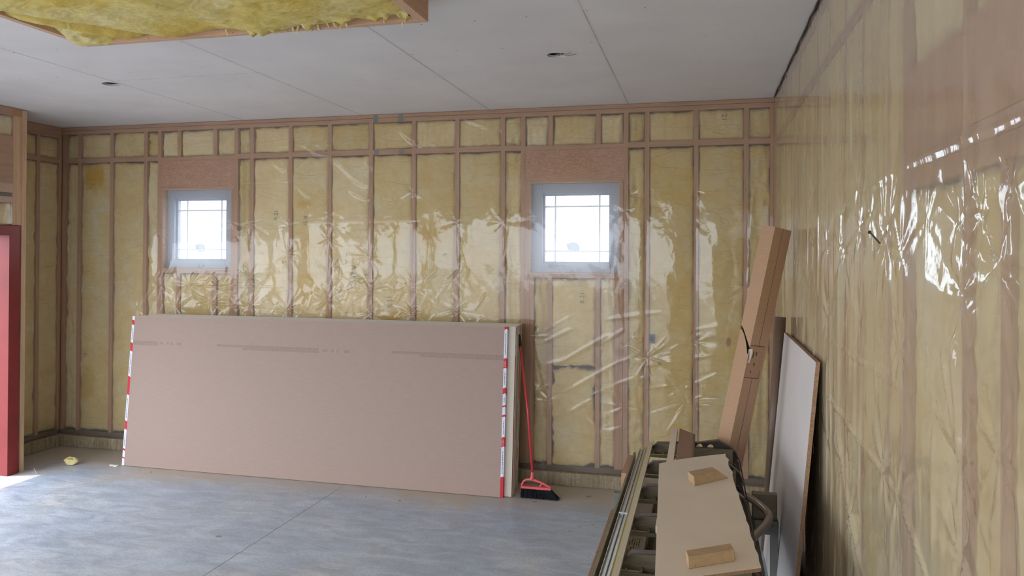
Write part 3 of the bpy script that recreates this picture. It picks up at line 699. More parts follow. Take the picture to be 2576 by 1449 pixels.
def back_film():
    U, V = np.meshgrid(np.arange(-6.93, -0.012, 0.0078), np.arange(0.122, 3.236, 0.0078), indexing='ij')
    h = 0.004*fbm(U*2.5, V*1.5, 5, 3)+0.0016*fbm(U*9+V*3, V*5, 21, 3)
    P = [(-4.757, 2.26, 1.2, .14), (-4.753, 1.727, 1.4, .12), (-4.751, 1.461, 1.6, .16), (-4.358, 1.432, 1.6, .15), (-4.362, 1.957, .8, .1), (-4.364, 2.239, .5, .08),
         (-3.941, 2.33, .8, .10), (-3.935, 1.534, 1.6, .13), (-3.939, 2.107, .6, .10), (-3.52, 1.633, 1.5, .16), (-3.519, 1.414, 1.2, .12), (-3.522, 1.943, .8, .09),
         (-3.101, 1.676, .8, .12), (-3.1, 1.424, 1.5, .13), (-2.686, 1.47, 1.4, .13), (-2.687, 1.753, .4, .1), (-4.947, 2.261, 1.0, .1), (-4.932, 1.476, 1.8, .16),
         (-5.573, 1.443, 1.7, .15), (-5.733, 1.636, 1.9, .18), (-5.194, 1.49, 1.9, .17), (-5.05, 1.62, 1.7, .14), (-5.40, 1.66, 1.6, .15), (-5.784, 2.186, .9, .1), (-2.269, 2.247, .3, .1), (-2.69, 2.249, .4, .1), (-3.107, 2.521, .5, .1),
         (-5.943, 1.89, .8, .14), (-6.007, 1.394, .9, .12), (-1.014, 2.541, .4, .10), (-1.195, 2.342, .5, .08), (-1.008, 1.108, 1.0, .2), (-0.605, 1.255, .8, .22), (-0.214, 1.72, .8, .2), (-0.625, 2.502, .3, .12),
         (-1.2, 0.7, .8, .2), (-1.85, 0.72, .5, .15), (-0.7, 0.75, 1.0, .25), (-1.4, 0.5, .7, .2)]
    h = bursts(U, V, h, P, 0.0062, 3)
    S = [((-4.33, 3.07), (-3.97, 2.86), .016, -.012), ((-3.98, 2.91), (-3.55, 2.58), .018, -.014), ((-4.12, 3.04), (-3.77, 2.77), .014, -.011), ((-4.62, 2.93), (-4.38, 2.74), .018, -.012),
         ((-3.64, 2.94), (-3.50, 2.73), .016, -.010), ((-3.33, 3.20), (-3.09, 2.96), .016, -.012), ((-3.19, 3.11), (-3.03, 2.92), .012, -.008), ((-4.31, 2.66), (-4.13, 2.49), .014, -.008),
         ((-4.86, 2.42), (-4.76, 2.25), .014, -.008), ((-3.74, 2.56), (-3.53, 2.46), .01, -.006), ((-2.66, 3.19), (-2.40, 3.08), .012, -.008), ((-2.30, 3.1), (-2.2, 2.95), .012, -.007)]
    S = [(a, b_, w_*1.8, -0.43*w_*1.8) for a, b_, w_, h_ in S]
    rs = np.random.RandomState(5)
    # tension folds fanning down to the right between the studs, low on the sheet
    for k in range(60):
        x = rs.uniform(-5.9, -2.4); z = rs.uniform(1.38, 1.85); a = rs.uniform(0.7, 1.3); L = rs.uniform(.08, .28)
        S.append(((x, z), (x-L*math.cos(a), z-L*math.sin(a)), rs.uniform(.006, .012), -rs.uniform(.003, .007)))
    for k in range(26):
        x = rs.uniform(-2.0, -0.1); z = rs.uniform(0.5, 1.5); a = rs.uniform(0.1, 0.6); L = rs.uniform(.2, .6)
        S.append(((x, z), (x-L*math.cos(a), z-L*math.sin(a)), rs.uniform(.012, .024), -rs.uniform(.001, .003)))
    for (u, v, s_, R) in P:
        if s_ < 0.9: continue
        for k in range(int(5+4*s_)):
            a = rs.uniform(-2.9, 0.5) if rs.rand() < .75 else rs.uniform(0.5, 3.3); L = R*rs.uniform(.5, 1.3); r0 = .008
            S.append(((u+r0*math.cos(a), v+r0*math.sin(a)), (u+L*math.cos(a), v+L*math.sin(a)), rs.uniform(.006, .010), -rs.uniform(.003, .006)))
    for (z, x0, x1) in ((2.972, -4.8, -3.6), (2.64, -4.95, -4.2), (2.392, -5.9, -5.6), (2.262, -4.4, -3.0), (1.64, -5.95, -4.4), (1.62, -3.9, -3.0)):
        S.append(((x0, z), (x1, z+0.01), .006, -.0035))
    h = ridges(U, V, h, S)
    sa = np.array(STUDS); k = np.clip(np.searchsorted(sa, U)-1, 0, len(sa)-2); tt = np.clip((U-sa[k])/(sa[k+1]-sa[k]), 0, 1)
    h -= 0.012*np.sin(np.pi*tt)*np.clip((sa[k+1]-sa[k])/0.4, 0, 1)*(0.9+1.6*vnoise(V*1.1+k*7.3, k*3.1, 33))
    Y = np.minimum(-0.012-np.clip(h, -0.004, 0.05)*0-0.0+(-0.006+h), -0.0055)
    o = grid('plastic_sheet', np.stack([U, Y, V], -1), M['film'], None, True, True)
    tag(o, 'clear wrinkled plastic film stapled over studs and both windows of the back wall', 'plastic sheet')
back_film()

def left_film():
    U, V = np.meshgrid(np.arange(-0.875, -0.03, 0.012), np.arange(0.122, 3.236, 0.012), indexing='ij')
    h = 0.003*fbm(U*4, V*1.5, 51, 3)+0.0015*fbm(U*14, V*3, 52, 3)
    h = bursts(U, V, h, [(-.29, 2.0, .7, .1), (-.29, 1.75, .8, .1), (-.29, 1.2, .6, .1)], 0.003, 11)
    X = -6.95+0.012-np.minimum(h, 0.004)
    o = grid('plastic_sheet', np.stack([X, U, V], -1), M['film'], None, True, False)
    tag(o, 'clear plastic film on the short alcove wall in the far left corner', 'plastic sheet')
    U, V = np.meshgrid(np.arange(-3.7, -1.03, 0.02), np.arange(2.215, 3.236, 0.012), indexing='ij')
    h = 0.003*fbm(U*4, V*3, 61, 3); h = bursts(U, V, h, [(-1.12, 2.75, 1, .12), (-1.1, 3.15, 1, .08), (-1.1, 2.68, 1, .1)], 0.003, 12)
    o = grid('plastic_sheet', np.stack([-6.48+0.012-np.minimum(h, 0.004), U, V], -1), M['film'], None, True, False)
    tag(o, 'clear plastic film over the framing above the red door frame', 'plastic sheet')
left_film()

def right_film():
    ys = [-0.03]; 
    while ys[-1] > -6.5: ys.append(ys[-1]-0.0095)
    U, V = np.meshgrid(np.array(ys), np.arange(0.122, 3.225, 0.011), indexing='ij')
    h = 0.008*fbm(U*1.6, V*0.8, 71, 3)+0.004*fbm(U*7, V*0.8, 72, 2)+0.0010*fbm(U*22+V, V*1.6, 73, 2)
    st = [(-2.171, 2.296, .7, .09), (-2.28, 2.039, 1.1, .13), (-2.327, 1.772, .9, .1), (-3.123, 2.001, 1.5, .16), (-3.437, 2.233, .8, .09), (-3.479, 1.733, .8, .08), (-3.898, 2.026, 1.6, .2),
          (-4.111, 1.975, 1.2, .18), (-4.362, 2.058, .8, .12), (-4.643, 1.881, 1.3, .2), (-4.867, 1.949, 1.6, .22), (-4.629, 2.047, 1.2, .14), (-4.76, 2.06, 1.8, .16), (-4.936, 2.094, 1.6, .16),
          (-3.49, 2.08, 1.2, .14), (-3.074, 2.161, .8, .1), (-3.70, 2.10, 1.2, .16), (-1.55, 2.0, .8, .12), (-1.9, 1.9, .8, .12), (-2.711, 2.02, 1.0, .14), (-2.711, 1.7, .8, .12),
          (-3.349, 0.971, 1.4, .22), (-3.876, 1.288, 1.2, .16), (-4.055, 1.253, 1.1, .18), (-4.644, 1.507, 1.2, .2), (-4.888, 1.586, 1.0, .16), (-3.124, 1.1, 1, .2), (-4.64, 1.3, .8, .2), (-2.7, 1.1, 1, .2), (-4.1, 1.7, .8, .14)]
    h = bursts(U, V, h, st, 0.0075, 4)
    S = [((-4.10, 2.232), (-5.2, 2.232), .0075, .006), ((-3.6, 2.20), (-4.1, 2.232), .005, .004), ((-2.4, 1.585), (-5.2, 1.590), .005, .004), ((-2.6, 1.33), (-4.1, 1.262), .007, .006), ((-4.1, 1.26), (-4.6, 1.05), .008, .007),
         ((-4.6, 1.8), (-4.643, 1.51), .02, .010), ((-4.5, 1.75), (-4.64, 1.5), .015, .008), ((-4.66, 1.3), (-4.75, .95), .02, .012), ((-3.0, 1.2), (-3.6, .8), .02, .012), ((-3.1, 1.1), (-3.7, .6), .02, .01), ((-4.2, 2.9), (-4.35, 2.75), .005, .006)]
    rs = np.random.RandomState(9)
    for k in range(45):
        y = rs.uniform(-5.0, -0.4); z = rs.uniform(0.4, 3.0); L = rs.uniform(.2, .9); t = rs.uniform(-.12, .12)
        S.append(((y, z), (y+t*L, z-L), rs.uniform(.008, .018), rs.uniform(.002, .006)))
    h = ridges(U, V, h, S)
    X = np.minimum(-0.012-h*1.0, -0.0035)
    o = grid('plastic_sheet', np.stack([X, U, V], -1), M['film_right'], None, True, False)
    tag(o, 'big shiny wrinkled plastic film covering the right wall', 'plastic sheet')
right_film()
nl = MB(); nl.tube([(-0.03, -3.78, 2.048), (-0.018, -3.86, 2.012)], 0.003, 8); nl.tube([(-0.031, -3.778, 2.049), (-0.033, -3.775, 2.051)], 0.006, 8)
tag(nl.build('nail', M['steel_dark']), 'small dark nail caught in the plastic film on the right wall', 'nail')

# ------------------------------------------------------------------ ceiling fixtures
for i, (x, y, r) in enumerate(HOLES):
    t = thing('recessed_light_housing', ('dark blue recessed light housing with loose wires, in the middle of the ceiling', 'small dark blue recessed light hole near the left end of the ceiling')[i], 'light fixture', (x, y, H+0.02), 'recessed light housings')
    c = MB(); N = 32
    ring = lambda z: [(r*1.02*math.cos(2*math.pi*k/N), r*1.02*math.sin(2*math.pi*k/N), z) for k in range(N)]
    a, b2 = ring(0.0), ring(0.13)
    for k in range(N): k2 = (k+1) % N; c.quad([a[k], a[k2], b2[k2], b2[k]])
    c.quad(b2); c.build('housing', M['can_blue'], t)
    if i == 0:
        wv = MB(); wv.tube([(0.0, -0.02, 0.05), (0.03, 0.0, -0.018), (0.09, 0.01, -0.024), (0.13, -0.01, -0.022)], 0.003, 6); wv.tube([(0.03, 0.0, -0.02), (0.09, -0.06, -0.03), (0.105, -0.09, -0.034)], 0.003, 6)
        wv.build('wire', M['brown_paper'], t)
        pt = MB(); pt.quad([(-0.02, 0.03, 0.0), (0.03, 0.03, 0.0), (0.02, 0.015, -0.02), (0.0, 0.0, -0.02)]); pt.build('paper_scrap', M['cream_paper'], t)

# hatch
hx0, hx1, hy0, hy1 = HAT; hz = 3.12
ht = thing('ceiling_hatch_frame', 'lumber frame hanging below the ceiling and stuffed with yellow insulation', 'hatch frame', (0, 0, 0))
def hb(x0, x1, y0, y1, m): bq = MB(); bq.box(x0, x1, y0, y1, hz, H+0.19); bq.build('frame_board', m, ht, bevel=0.002)
hb(hx0, hx1, hy1, hy1+0.038, M['pale_x']); hb(hx0, hx0+0.038, hy0, hy1-0.001, M['pale_y']); hb(hx1-0.050, hx1, hy0, hy1-0.001, M['pale_y']); hb(hx0, hx1, hy0-0.038, hy0-0.001, M['pale_x'])
def hatch_fill():
    U, V = np.meshgrid(np.arange(hx0+0.012, hx1-0.045, 0.0085), np.arange(hy0+0.02, hy1+0.012, 0.0085), indexing='ij')
    a = 0.9; s = U*math.cos(a)+V*math.sin(a); q = -U*math.sin(a)+V*math.cos(a)
    Z = 3.118+0.035*fbm(U*1.6, V*1.6, 90, 3)+0.040*fbm(s*1.6, q*7.0, 91, 4)+0.007*fbm(U*15, V*15, 92, 4)+0.003*fbm(U*50, V*50, 95, 2)
    # long overlap between two batts running diagonally
    d = q-(-(hx0+0.55)*math.sin(a)+(hy1)*math.cos(a)); Z += 0.07*np.exp(-(d/0.05)**2)*np.where(d > 0, 1, .3)-0.02*np.exp(-((d+0.12)/0.06)**2)
    c1 = np.exp(-(((U+3.80)/0.30)**2+((V+3.03)/0.22)**2)); Z -= 0.030*c1*(1+1.2*fbm(U*9, V*9, 99))
    ex = np.minimum(U-hx0, hx1-U); ey = np.minimum(hy1-V, V-hy0)
    Z += 0.05*np.exp(-np.minimum(ex, ey+0.02*fbm(U*8, V*8, 93))/0.05)*(1-0.9*c1)
    # torn tatters near the far right edge
    t = np.exp(-((V-hy1+0.05)/0.06)**2)*(U > -2.9); Z -= t*np.clip(fbm(U*16, V*8, 94, 3), 0, 1)*0.10
    o = grid('insulation_fill', np.stack([U, V, Z], -1), M['batt_loose'], ht, True, True)
    f = MB(); rs = random.Random(3)
    for k in range(22):
        x = rs.uniform(hx0+0.9, hx1-0.08); y = hy1+rs.uniform(-0.03, 0.012); z = 3.118
        L = rs.uniform(.004, .016) if k < 19 else rs.uniform(.02, .03)
        f.tube([(x, y, z+0.02), (x+rs.uniform(-.012, .012), y+rs.uniform(0, .01), z-L*.4), (x+rs.uniform(-.014, .014), y+rs.uniform(0, .012), z-L)], [rs.uniform(.004, .009), rs.uniform(.003, .006), 0.001], 6)
    f.build('insulation_tatters', M['batt_loose'], ht)
hatch_fill()

# ------------------------------------------------------------------ drywall stack
SH_L, SH_H, SH_T = 3.63, 1.372, 0.0155
LEAN = math.atan2(0.125, 1.366)
def sheet(i, xc, ybot, label, group=None, faces=('back', 'front'), brown_front=False):
    t = thing('drywall_sheet', label, 'drywall sheet', (xc, ybot, 0.004), group, (-LEAN, 0, 0))
    b = MB(); hx = SH_L/2
    # hexa face order: bottom, top, front(-y), right, back, left
    mats = [M['gypsum'], M['brown_paper'] if brown_front else M['cream_paper'], M['cream_paper']]
    b.hexa([(-hx, 0, 0), (hx, 0, 0), (hx, SH_T, 0), (-hx, SH_T, 0), (-hx, 0, SH_H), (hx, 0, SH_H), (hx, SH_T, SH_H), (-hx, SH_T, SH_H)], [0, 2, 1, 0, 2, 0])
    b.build('board', mats, t); return t
FX = (-5.756-2.125)/2
f0 = sheet(0, FX, -0.515, 'front drywall sheet of the leaning stack, brown backing paper facing the room', brown_front=True)
f1 = sheet(1, FX, -0.515+0.0161, 'second drywall sheet in the leaning stack, taped behind the brown front sheet')
# end tape, folded over both short ends of the front pair
def end_tape(side):
    s = 1 if side > 0 else -1; hx = SH_L/2; e = hx+0.0008
    t = MB(); lap = 0.024; yb = SH_T*2+0.0015
    segs_r = [(0, 0.158, 1), (0.158, 0.397, 0), (0.397, 0.473, 1), (0.473, 0.637, 0), (0.637, 0.653, 1), (0.653, 0.716, 0), (0.716, 0.729, 1), (0.729, 0.823, 0), (0.823, 0.87, 1), (0.87, 1.03, 0), (1.03, 1.11, 1), (1.11, 1.347, 0), (1.347, 1.372, 1)]
    segs_l = [(0, 0.059, 0), (0.059, 0.07, 1), (0.07, 0.13, 0), (0.13, 0.148, 1), (0.148, 0.323, 0), (0.323, 0.4, 1), (0.4, 0.638, 0), (0.638, 0.808, 1), (0.808, 1.042, 0), (1.042, 1.12, 1), (1.12, 1.287, 0), (1.287, 1.331, 1), (1.331, SH_H, 0)]
    for (z0, z1, m) in (segs_r if s > 0 else segs_l):
        x0, x1 = s*(hx-lap), s*e; sl = 0.012
        # front lap with slanted colour breaks
        a = z0-(sl if z0 > 0 else 0); bt = z0+(sl if z0 > 0 else 0); c = z1-(sl if z1 < SH_H else 0); d = z1+(sl if z1 < SH_H else 0)
        if m == 1: a, bt, c, d = bt, a, c, d
        else: a, bt, c, d = (z0+(sl if z0 > 0 else 0)), (z0-(sl if z0 > 0 else 0)), z1-(sl if z1 < SH_H else 0), z1+(sl if z1 < SH_H else 0)
        t.quad([(x0, -0.0008-0.0001*m, z0), (x1, -0.0008-0.0001*m, z0+(sl*0.8 if z0 > 0 else 0)), (x1, -0.0008-0.0001*m, z1+(sl*0.8 if z1 < SH_H else 0)), (x0, -0.0008-0.0001*m, z1)], m)
        t.quad([(x1, -0.0008, z0), (x1, yb, z0), (x1, yb, z1), (x1, -0.0008, z1)], m)
    p = t; rs = random.Random(5+s)
    for (z0, z1, m) in (segs_r if s > 0 else segs_l):
        if m == 0 and z1-z0 > 0.08:
            z = z0+0.03
            while z < z1-0.03:
                L = rs.uniform(.004, .012); xx = s*(hx-lap*0.45)
                p.quad([(xx-0.003, -0.0012, z), (xx+0.003, -0.0012, z), (xx+0.003, -0.0012, z+L), (xx-0.003, -0.0012, z+L)], 2); z += L+rs.uniform(.002, .006)
    o = t.build('end_tape', [M['tape_white'], M['tape_red'], M['tape_ink']], f0, fix=False)
    o['label'] = 'white and red printed end tape'
    if s > 0:
        for zc in (.435, 1.07): text_mesh('tape_lettering', 'CGC', 0.024, Matrix.Translation((s*(hx-lap*0.5), -0.0012, zc)) @ Matrix.Rotation(math.pi/2, 4, 'X') @ Matrix.Rotation(R_(90), 4, 'Z'), M['white_ink'], o)
end_tape(1); end_tape(-1)
y = -0.515+0.0161*2+0.001
sheet(2, FX+0.062, y, 'third drywall sheet in the stack, cream edge sticking out past the taped pair')
NB = 18; rsd = random.Random(11)
for k in range(NB):
    y += 0.0162
    dx = 0.062+rsd.uniform(-0.006, 0.006) if k < 6 else 0.046+rsd.uniform(-0.008, 0.006)
    if k == NB-1: lab, g = 'rearmost drywall sheet of the leaning stack, nearest the plastic film', None
    else: lab, g = 'drywall sheet inside the leaning stack showing only its top edge', 'drywall sheets inside the stack'
    t = sheet(3+k, FX+dx, y, lab, g)
    if k % 2 == 0:
        tp = MB(); hx = SH_L/2; z = 0
        while z < SH_H-0.02:
            L = rsd.uniform(.05, .25); z2 = min(SH_H, z+L)
            tp.quad([(hx+0.0006, 0, z), (hx+0.0006, SH_T*0.98, z), (hx+0.0006, SH_T*0.98, z2), (hx+0.0006, 0, z2)], rsd.choice((0, 1, 2, 2)))
            z = z2
        tp.build('end_tape', [M['tape_white'], M['tape_red'], M['brown_paper']], t, fix=False)
sv = MB(); sv.box(-5.86, -5.77, -0.552, -0.535, 0.0, 0.012); sv.box(-5.80, -5.775, -0.565, -0.545, 0.0, 0.006)
o = sv.build('drywall_scrap', M['gypsum']); tag(loc_at(o, (-5.8, -0.55, 0)), 'sliver of white drywall scrap at the lower left corner of the stack', 'scrap')

# ------------------------------------------------------------------ broom
t = thing('broom', 'red angled broom with charcoal bristles leaning beside the drywall stack', 'broom', (0, 0, 0))
b = MB(); neck = Vector((-1.896, -0.435, 0.165)); topp = Vector((-2.051, -0.25, 1.208))
b.tube([neck, neck.lerp(topp, .5)+Vector((0.012, 0, 0)), topp], 0.0105, 14); b.build('handle', M['pink_tube'], t, smooth=True)
dd = (topp-neck).normalized(); b = MB(); b.tube([topp-dd*0.01, topp+dd*0.005, topp+dd*0.08, topp+dd*0.088], [0.0125, 0.014, 0.014, 0.009], 14); b.build('grip', M['black_plastic'], t, smooth=True)
b = MB()
b.tube([(-1.987, -.44, .088), (-1.984, -.44, .100), (-1.970, -.44, .128), (-1.945, -.44, .143), (-1.91, -.44, .146), (-1.87, -.44, .140), (-1.82, -.44, .124), (-1.775, -.44, .104), (-1.745, -.44, .090)], [.008, .009, .009, .009, .010, .010, .009, .009, .006], 12)
b.tube([(-1.82, -.44, .122), (-1.835, -.44, .092)], .007, 10)
b.tube([(-1.905, -.44, .145), (-1.900, -.438, .165), (-1.897, -.435, .205)], [.018, .014, .0125], 14)
for sy in (-0.018, 0.018): pass
b.box(-1.990, -1.742, -.462, -.420, .074, .092)
b.build('head', M['broom_red'], t, smooth=False, bevel=0.003)
b = MB(); rs = random.Random(2)
for k in range(900):
    s = rs.random(); yy = rs.uniform(-1, 1); x = -1.986+s*0.24; fan = -0.004+0.075*s**1.5+rs.uniform(-.006, .006)
    L = 0.080; b.tube([(x, -.441+yy*.017, .078), (x+fan*.4, -.441+yy*.024, .045), (x+fan, -.441+yy*(.034+rs.uniform(0, .008)), rs.uniform(.001, .006))], [.0016, .0019, .0013], 4, caps=False)
b.build('bristles', M['bristle'], t)

# ------------------------------------------------------------------ cardboard box leaning in the corner
ax = Vector((0.259, 0, 1.32)).normalized(); E0 = Vector((-0.555, -1.57, 0.0)); LB = 2.163
w1 = Vector((0.108, 0.116, -0.0212)); w2 = Vector((-0.072, 0.068, 0.0141))
E0.z = 0.024
t = thing('cardboard_box', 'tall narrow cardboard box with a torn side leaning in the right corner', 'box', (0, 0, 0))
b = MB(); up = ax*LB; A, B2, D, C2 = E0, E0+w1, E0+w2, E0+w1+w2
b.quad([A, B2, B2+up, A+up]); b.quad([B2, C2, C2+up, B2+up]); b.quad([C2, D, D+up, C2+up]); b.quad([A+up, B2+up, C2+up, D+up]); b.quad([A, D, C2, B2])
def onL(s, h): return A+w2*s+ax*h
tear_up = [(1.0, 1.525), (0.8, 1.510), (0.55, 1.475), (0.3, 1.44), (0.0, 1.40)]; tear_lo = [(0.0, 1.385), (0.08, 1.355), (0.3, 1.415), (0.6, 1.468), (0.85, 1.495), (1.0, 1.502)]
# two halves of the left face, the tear left open between them
for i in range(len(tear_up)-1):
    (s0, h0), (s1, h1) = tear_up[i], tear_up[i+1]; b.quad([onL(s0, h0), onL(s1, h1), onL(s1, LB), onL(s0, LB)])
for i in range(len(tear_lo)-1):
    (s0, h0), (s1, h1) = tear_lo[i], tear_lo[i+1]; b.quad([onL(s0, 0), onL(s1, 0), onL(s1, h1), onL(s0, h0)])
b.build('carton', M['cardboard'], t, fix=False)
nR = w1.cross(ax).normalized(); 
if nR.y > 0: nR = -nR
def onR(s, h, o=0.0008): return A+w1*s+ax*h+nR*o
b = MB(); b.quad([onR(.49, 0.0), onR(.505, 0.0), onR(.505, LB), onR(.49, LB)]); b.build('seam', M['cardboard_line'], t, fix=False)
b = MB(); b.quad([onR(0.02, 1.215, .0012), onR(.85, 1.215, .0012), onR(.85, 1.415, .0012), onR(0.02, 1.415, .0012)])
for (s0, s1, h0, h1) in ((.02, .85, 1.415, 1.419), (.02, .85, 1.211, 1.215), (.84, .86, 1.215, 1.26), (.25, .30, 1.34, 1.38), (.42, .48, 1.355, 1.38), (.40, .47, 1.29, 1.31), (.3, .34, 1.245, 1.26)):
    b.quad([onR(s0, h0, .0016), onR(s1, h0, .0016), onR(s1, h1, .0016), onR(s0, h1, .0016)], 1)
b.build('printed_patch', [M['cardboard_patch'], M['cardboard_line']], t, fix=False)
b = MB(); nL = (-w2).cross(ax).normalized()
if nL.x > 0: nL = -nL
b.quad([onL(.0, 1.30), onR(.14, 1.31, .003), onR(.16, 1.37, .010), onR(.08, 1.40, .012), onL(.03, 1.39)+nL*0.004]); b.build('torn_flap', M['cream_paper'], t, fix=False)

# brown tube
t = MB(); t.tube([(-0.150, -1.125, 0.002), (-0.064, -1.125, 1.56)], 0.036, 24)
o = t.build('pipe', M['tube_brown'], smooth=True); tag(loc_at(o, (-0.150, -1.125, 0)), 'brown round pipe standing between the cardboard box and the white panel', 'pipe')
# grey-white panel leaning on the right wall
t = thing('leaning_panel', 'tall white-faced particle board panel leaning against the right wall', 'panel', (0, 0, 0))
yN, yF = -2.628, -1.178; xt, xb, zt = -0.044, -0.172, 1.462; th = 0.019
b = MB(); b.hexa([(xb, yN, 0.002), (xb+th, yN, 0.002), (xb+th, yF, 0.002), (xb, yF, 0.002), (xt, yN, zt), (xt+th, yN, zt), (xt+th, yF, zt), (xt, yF, zt)], 0)
b.build('board_core', M['particle'], t)
b = MB(); b.hexa([(xb-.0012, yN+.001, 0.003), (xb-.0002, yN+.001, 0.003), (xb-.0002, yF, 0.003), (xb-.0012, yF, 0.003), (xt-.0012, yN+.001, zt-.001), (xt-.0002, yN+.001, zt-.001), (xt-.0002, yF, zt-.001), (xt-.0012, yF, zt-.001)])
b.build('face_laminate', M['panel_face'], t)

# ------------------------------------------------------------------ steel stand and ribbed cage
st = thing('metal_stand', 'dusty grey steel stand under the dark ribbed rack', 'stand', (0, 0, 0))
def sb(nm, m, *a, parent=st, bevel=0.003):
    q = MB(); q.box(*a); return q.build(nm, m, parent, bevel=bevel)
YS, YE = -1.95, -4.30
sb('end_post', M['steel_grey'], -1.078, -0.985, YS-.02, YS+.02, .4705, .560); sb('end_post', M['steel_olive'], -0.292, -0.156, YS+.000, YS+.050, .4705, .615)
sb('cross_beam', M['steel_grey'], -1.078, -0.150, YS-.021, YS+.050, .392, .470)
sb('cross_beam', M['steel_grey'], -1.078, -0.180, YE-.02, YE+.02, .40, .49)
for (x, yy) in ((-1.060, YS), (-0.172, YS+.006), (-1.060, YE), (-0.200, YE)):
    lg = MB(); lg.box(x-.022, x+.022, yy-.018, yy+.018, 0.0, .391 if yy > -3 else .399); lg.build('leg', M['steel_grey'], st, bevel=0.002)
sb('side_beam', M['steel_grey'], -1.05, -1.03, YE+.021, YS-.022, .400, .470); sb('side_beam', M['steel_grey'], -0.30, -0.28, YE+.021, YS-.022, .400, .470)
bo = MB(); bo.tube([(-0.178, YS-.020, .440), (-0.178, YS-.030, .440)], .009, 6); bo.build('bolt', M['steel_olive'], st)

rk = thing('ribbed_rack', 'long dark steel rack of repeated arched ribs lying on the stand', 'rack', (0, 0, 0))
AY = [-1.65, -2.11, -2.573, -3.04, -3.49, -3.95]
PROF = [(-.955, .500), (-.945, .66), (-.905, .738), (-.842, .800), (-.60, .815), (-.472, .838), (-.410, .806), (-.368, .772), (-.342, .71), (-.312, .55), (-.305, .500)]
def rib(yc):
    b = MB(); n = len(PROF); th_ = 0.007; inner = []
    for i, (x, z) in enumerate(PROF):
        p = Vector((x, z)); a = Vector(PROF[max(i-1, 0)]); c = Vector(PROF[min(i+1, n-1)]); d = (c-a).normalized(); inner.append(p+Vector((d.y, -d.x))*th_)
    for i in range(n-1):
        (x0, z0), (x1, z1) = PROF[i], PROF[i+1]; (a0, b0), (a1, b1) = inner[i], inner[i+1]; y0, y1 = yc-.019, yc+.019
        b.hexa([(a0, y0, b0), (a1, y0, b1), (a1, y1, b1), (a0, y1, b0), (x0, y0, z0), (x1, y0, z1), (x1, y1, z1), (x0, y1, z0)])
    r = b.build('rib', M['steel_dark'], rk)
    # web plate with half-round openings
    wbm = MB(); yw0, yw1 = yc+.010, yc+.016; hc = [(-.583, .018), (-.518, .018)]
    xs = np.linspace(-.90, -.345, 112)
    def top(x):
        for (x0, z0), (x1, z1) in zip(PROF[:-1], PROF[1:]):
            if x0 <= x <= x1: return z0+(z1-z0)*(x-x0)/(x1-x0)-.006
        return .7
    zfl = .786
    for xa, xb_ in zip(xs[:-1], xs[1:]):
        def hole(x):
            for c_, r_ in hc:
                if abs(x-c_) < r_: return zfl+math.sqrt(r_*r_-(x-c_)**2)
            return zfl
        ta, tb = top(xa), top(xb_); ha, hb_ = min(hole(xa), ta-.002), min(hole(xb_), tb-.002)
        wbm.quad([(xa, yw0, ha), (xb_, yw0, hb_), (xb_, yw0, tb), (xa, yw0, ta)], 1 if xa < -.62 else 0); wbm.quad([(xa, yw1, ha), (xb_, yw1, hb_), (xb_, yw1, tb), (xa, yw1, ta)])
        if ta > .72 and tb > .72: wbm.quad([(xa, yw0, .722), (xb_, yw0, .722), (xb_, yw0, min(zfl, tb)), (xa, yw0, min(zfl, ta))], 1 if xa < -.62 else 0)
    wbm.build('web', [M['steel_dark'], M['steel_olive']], r, fix=False)
    gl = MB(); 
    for k in range(12):
        pass
    gl.tube([(-.385+.02*math.cos(a_), yc-.012, .66+.04*math.sin(a_)) for a_ in (0, .5, 1, 1.5, 2, 2.5, 3.1)], .006, 6)
    gl.prism([(-.395, .50), (-.318, .50), (-.352, .70), (-.372, .74), (-.395, .755)], lambda p, q_, t_: (p, t_, q_), yc+.004, yc+.009); gl.build('gusset', M['steel_dark'], r)
    ch = MB(); y0, y1 = yc-.030, yc-.021
    ch.box(-.908, -.388, yc-.030, yc-.020, .711, .728); ch.box(-.62, -.388, yc-.020, yc-.012, .700, .784); ch.box(-.908, -.388, yc-.020, yc+.006, .711, .715)
    for xx in (-.86, -.80, -.72, -.46): ch.box(xx-.004, xx+.004, yc-.020, yc+.008, .728, .740)
    c = ch.build('cross_channel', M['steel_olive'], rk, bevel=0.0015)
    bk = MB(); bk.box(-.62, -.388, yc-.024, yc-.004, .784, .787); bk.build('channel_lip', M['steel_olive'], c)
for yc in AY: rib(yc)
for (xa, xb_) in ((-.962, -.940), (-.330, -.300)):
    q = MB(); q.box(xa, xb_, -4.0, -1.60, .472, .510); q.build('side_rail', M['steel_dark'], rk, bevel=.002)
q = MB(); q.box(-.94, -.33, -4.0, -1.62, .472, .482); q.build('floor_pan', M['steel_dark'], rk)
hd = MB()
def bez(P, n=10):
    out = []
    for i in range(len(P)-1):
        p0 = Vector(P[max(i-1, 0)]); p1 = Vector(P[i]); p2 = Vector(P[i+1]); p3 = Vector(P[min(i+2, len(P)-1)])
        for k in range(n):
            t_ = k/n; out.append(0.5*((2*p1)+(-p0+p2)*t_+(2*p0-5*p1+4*p2-p3)*t_*t_+(-p0+3*p1-3*p2+p3)*t_**3))
    out.append(Vector(P[-1])); return out
hd.tube(bez([(-.45, -1.80, .600), (-.33, -1.93, .592), (-.262, -2.04, .582), (-.222, -2.17, .575), (-.235, -2.29, .570), (-.30, -2.47, .565), (-.36, -2.62, .565), (-.44, -2.78, .565)]), .0215, 18)
hd.build('tube_handle', M['tube_grey'], rk, smooth=True)

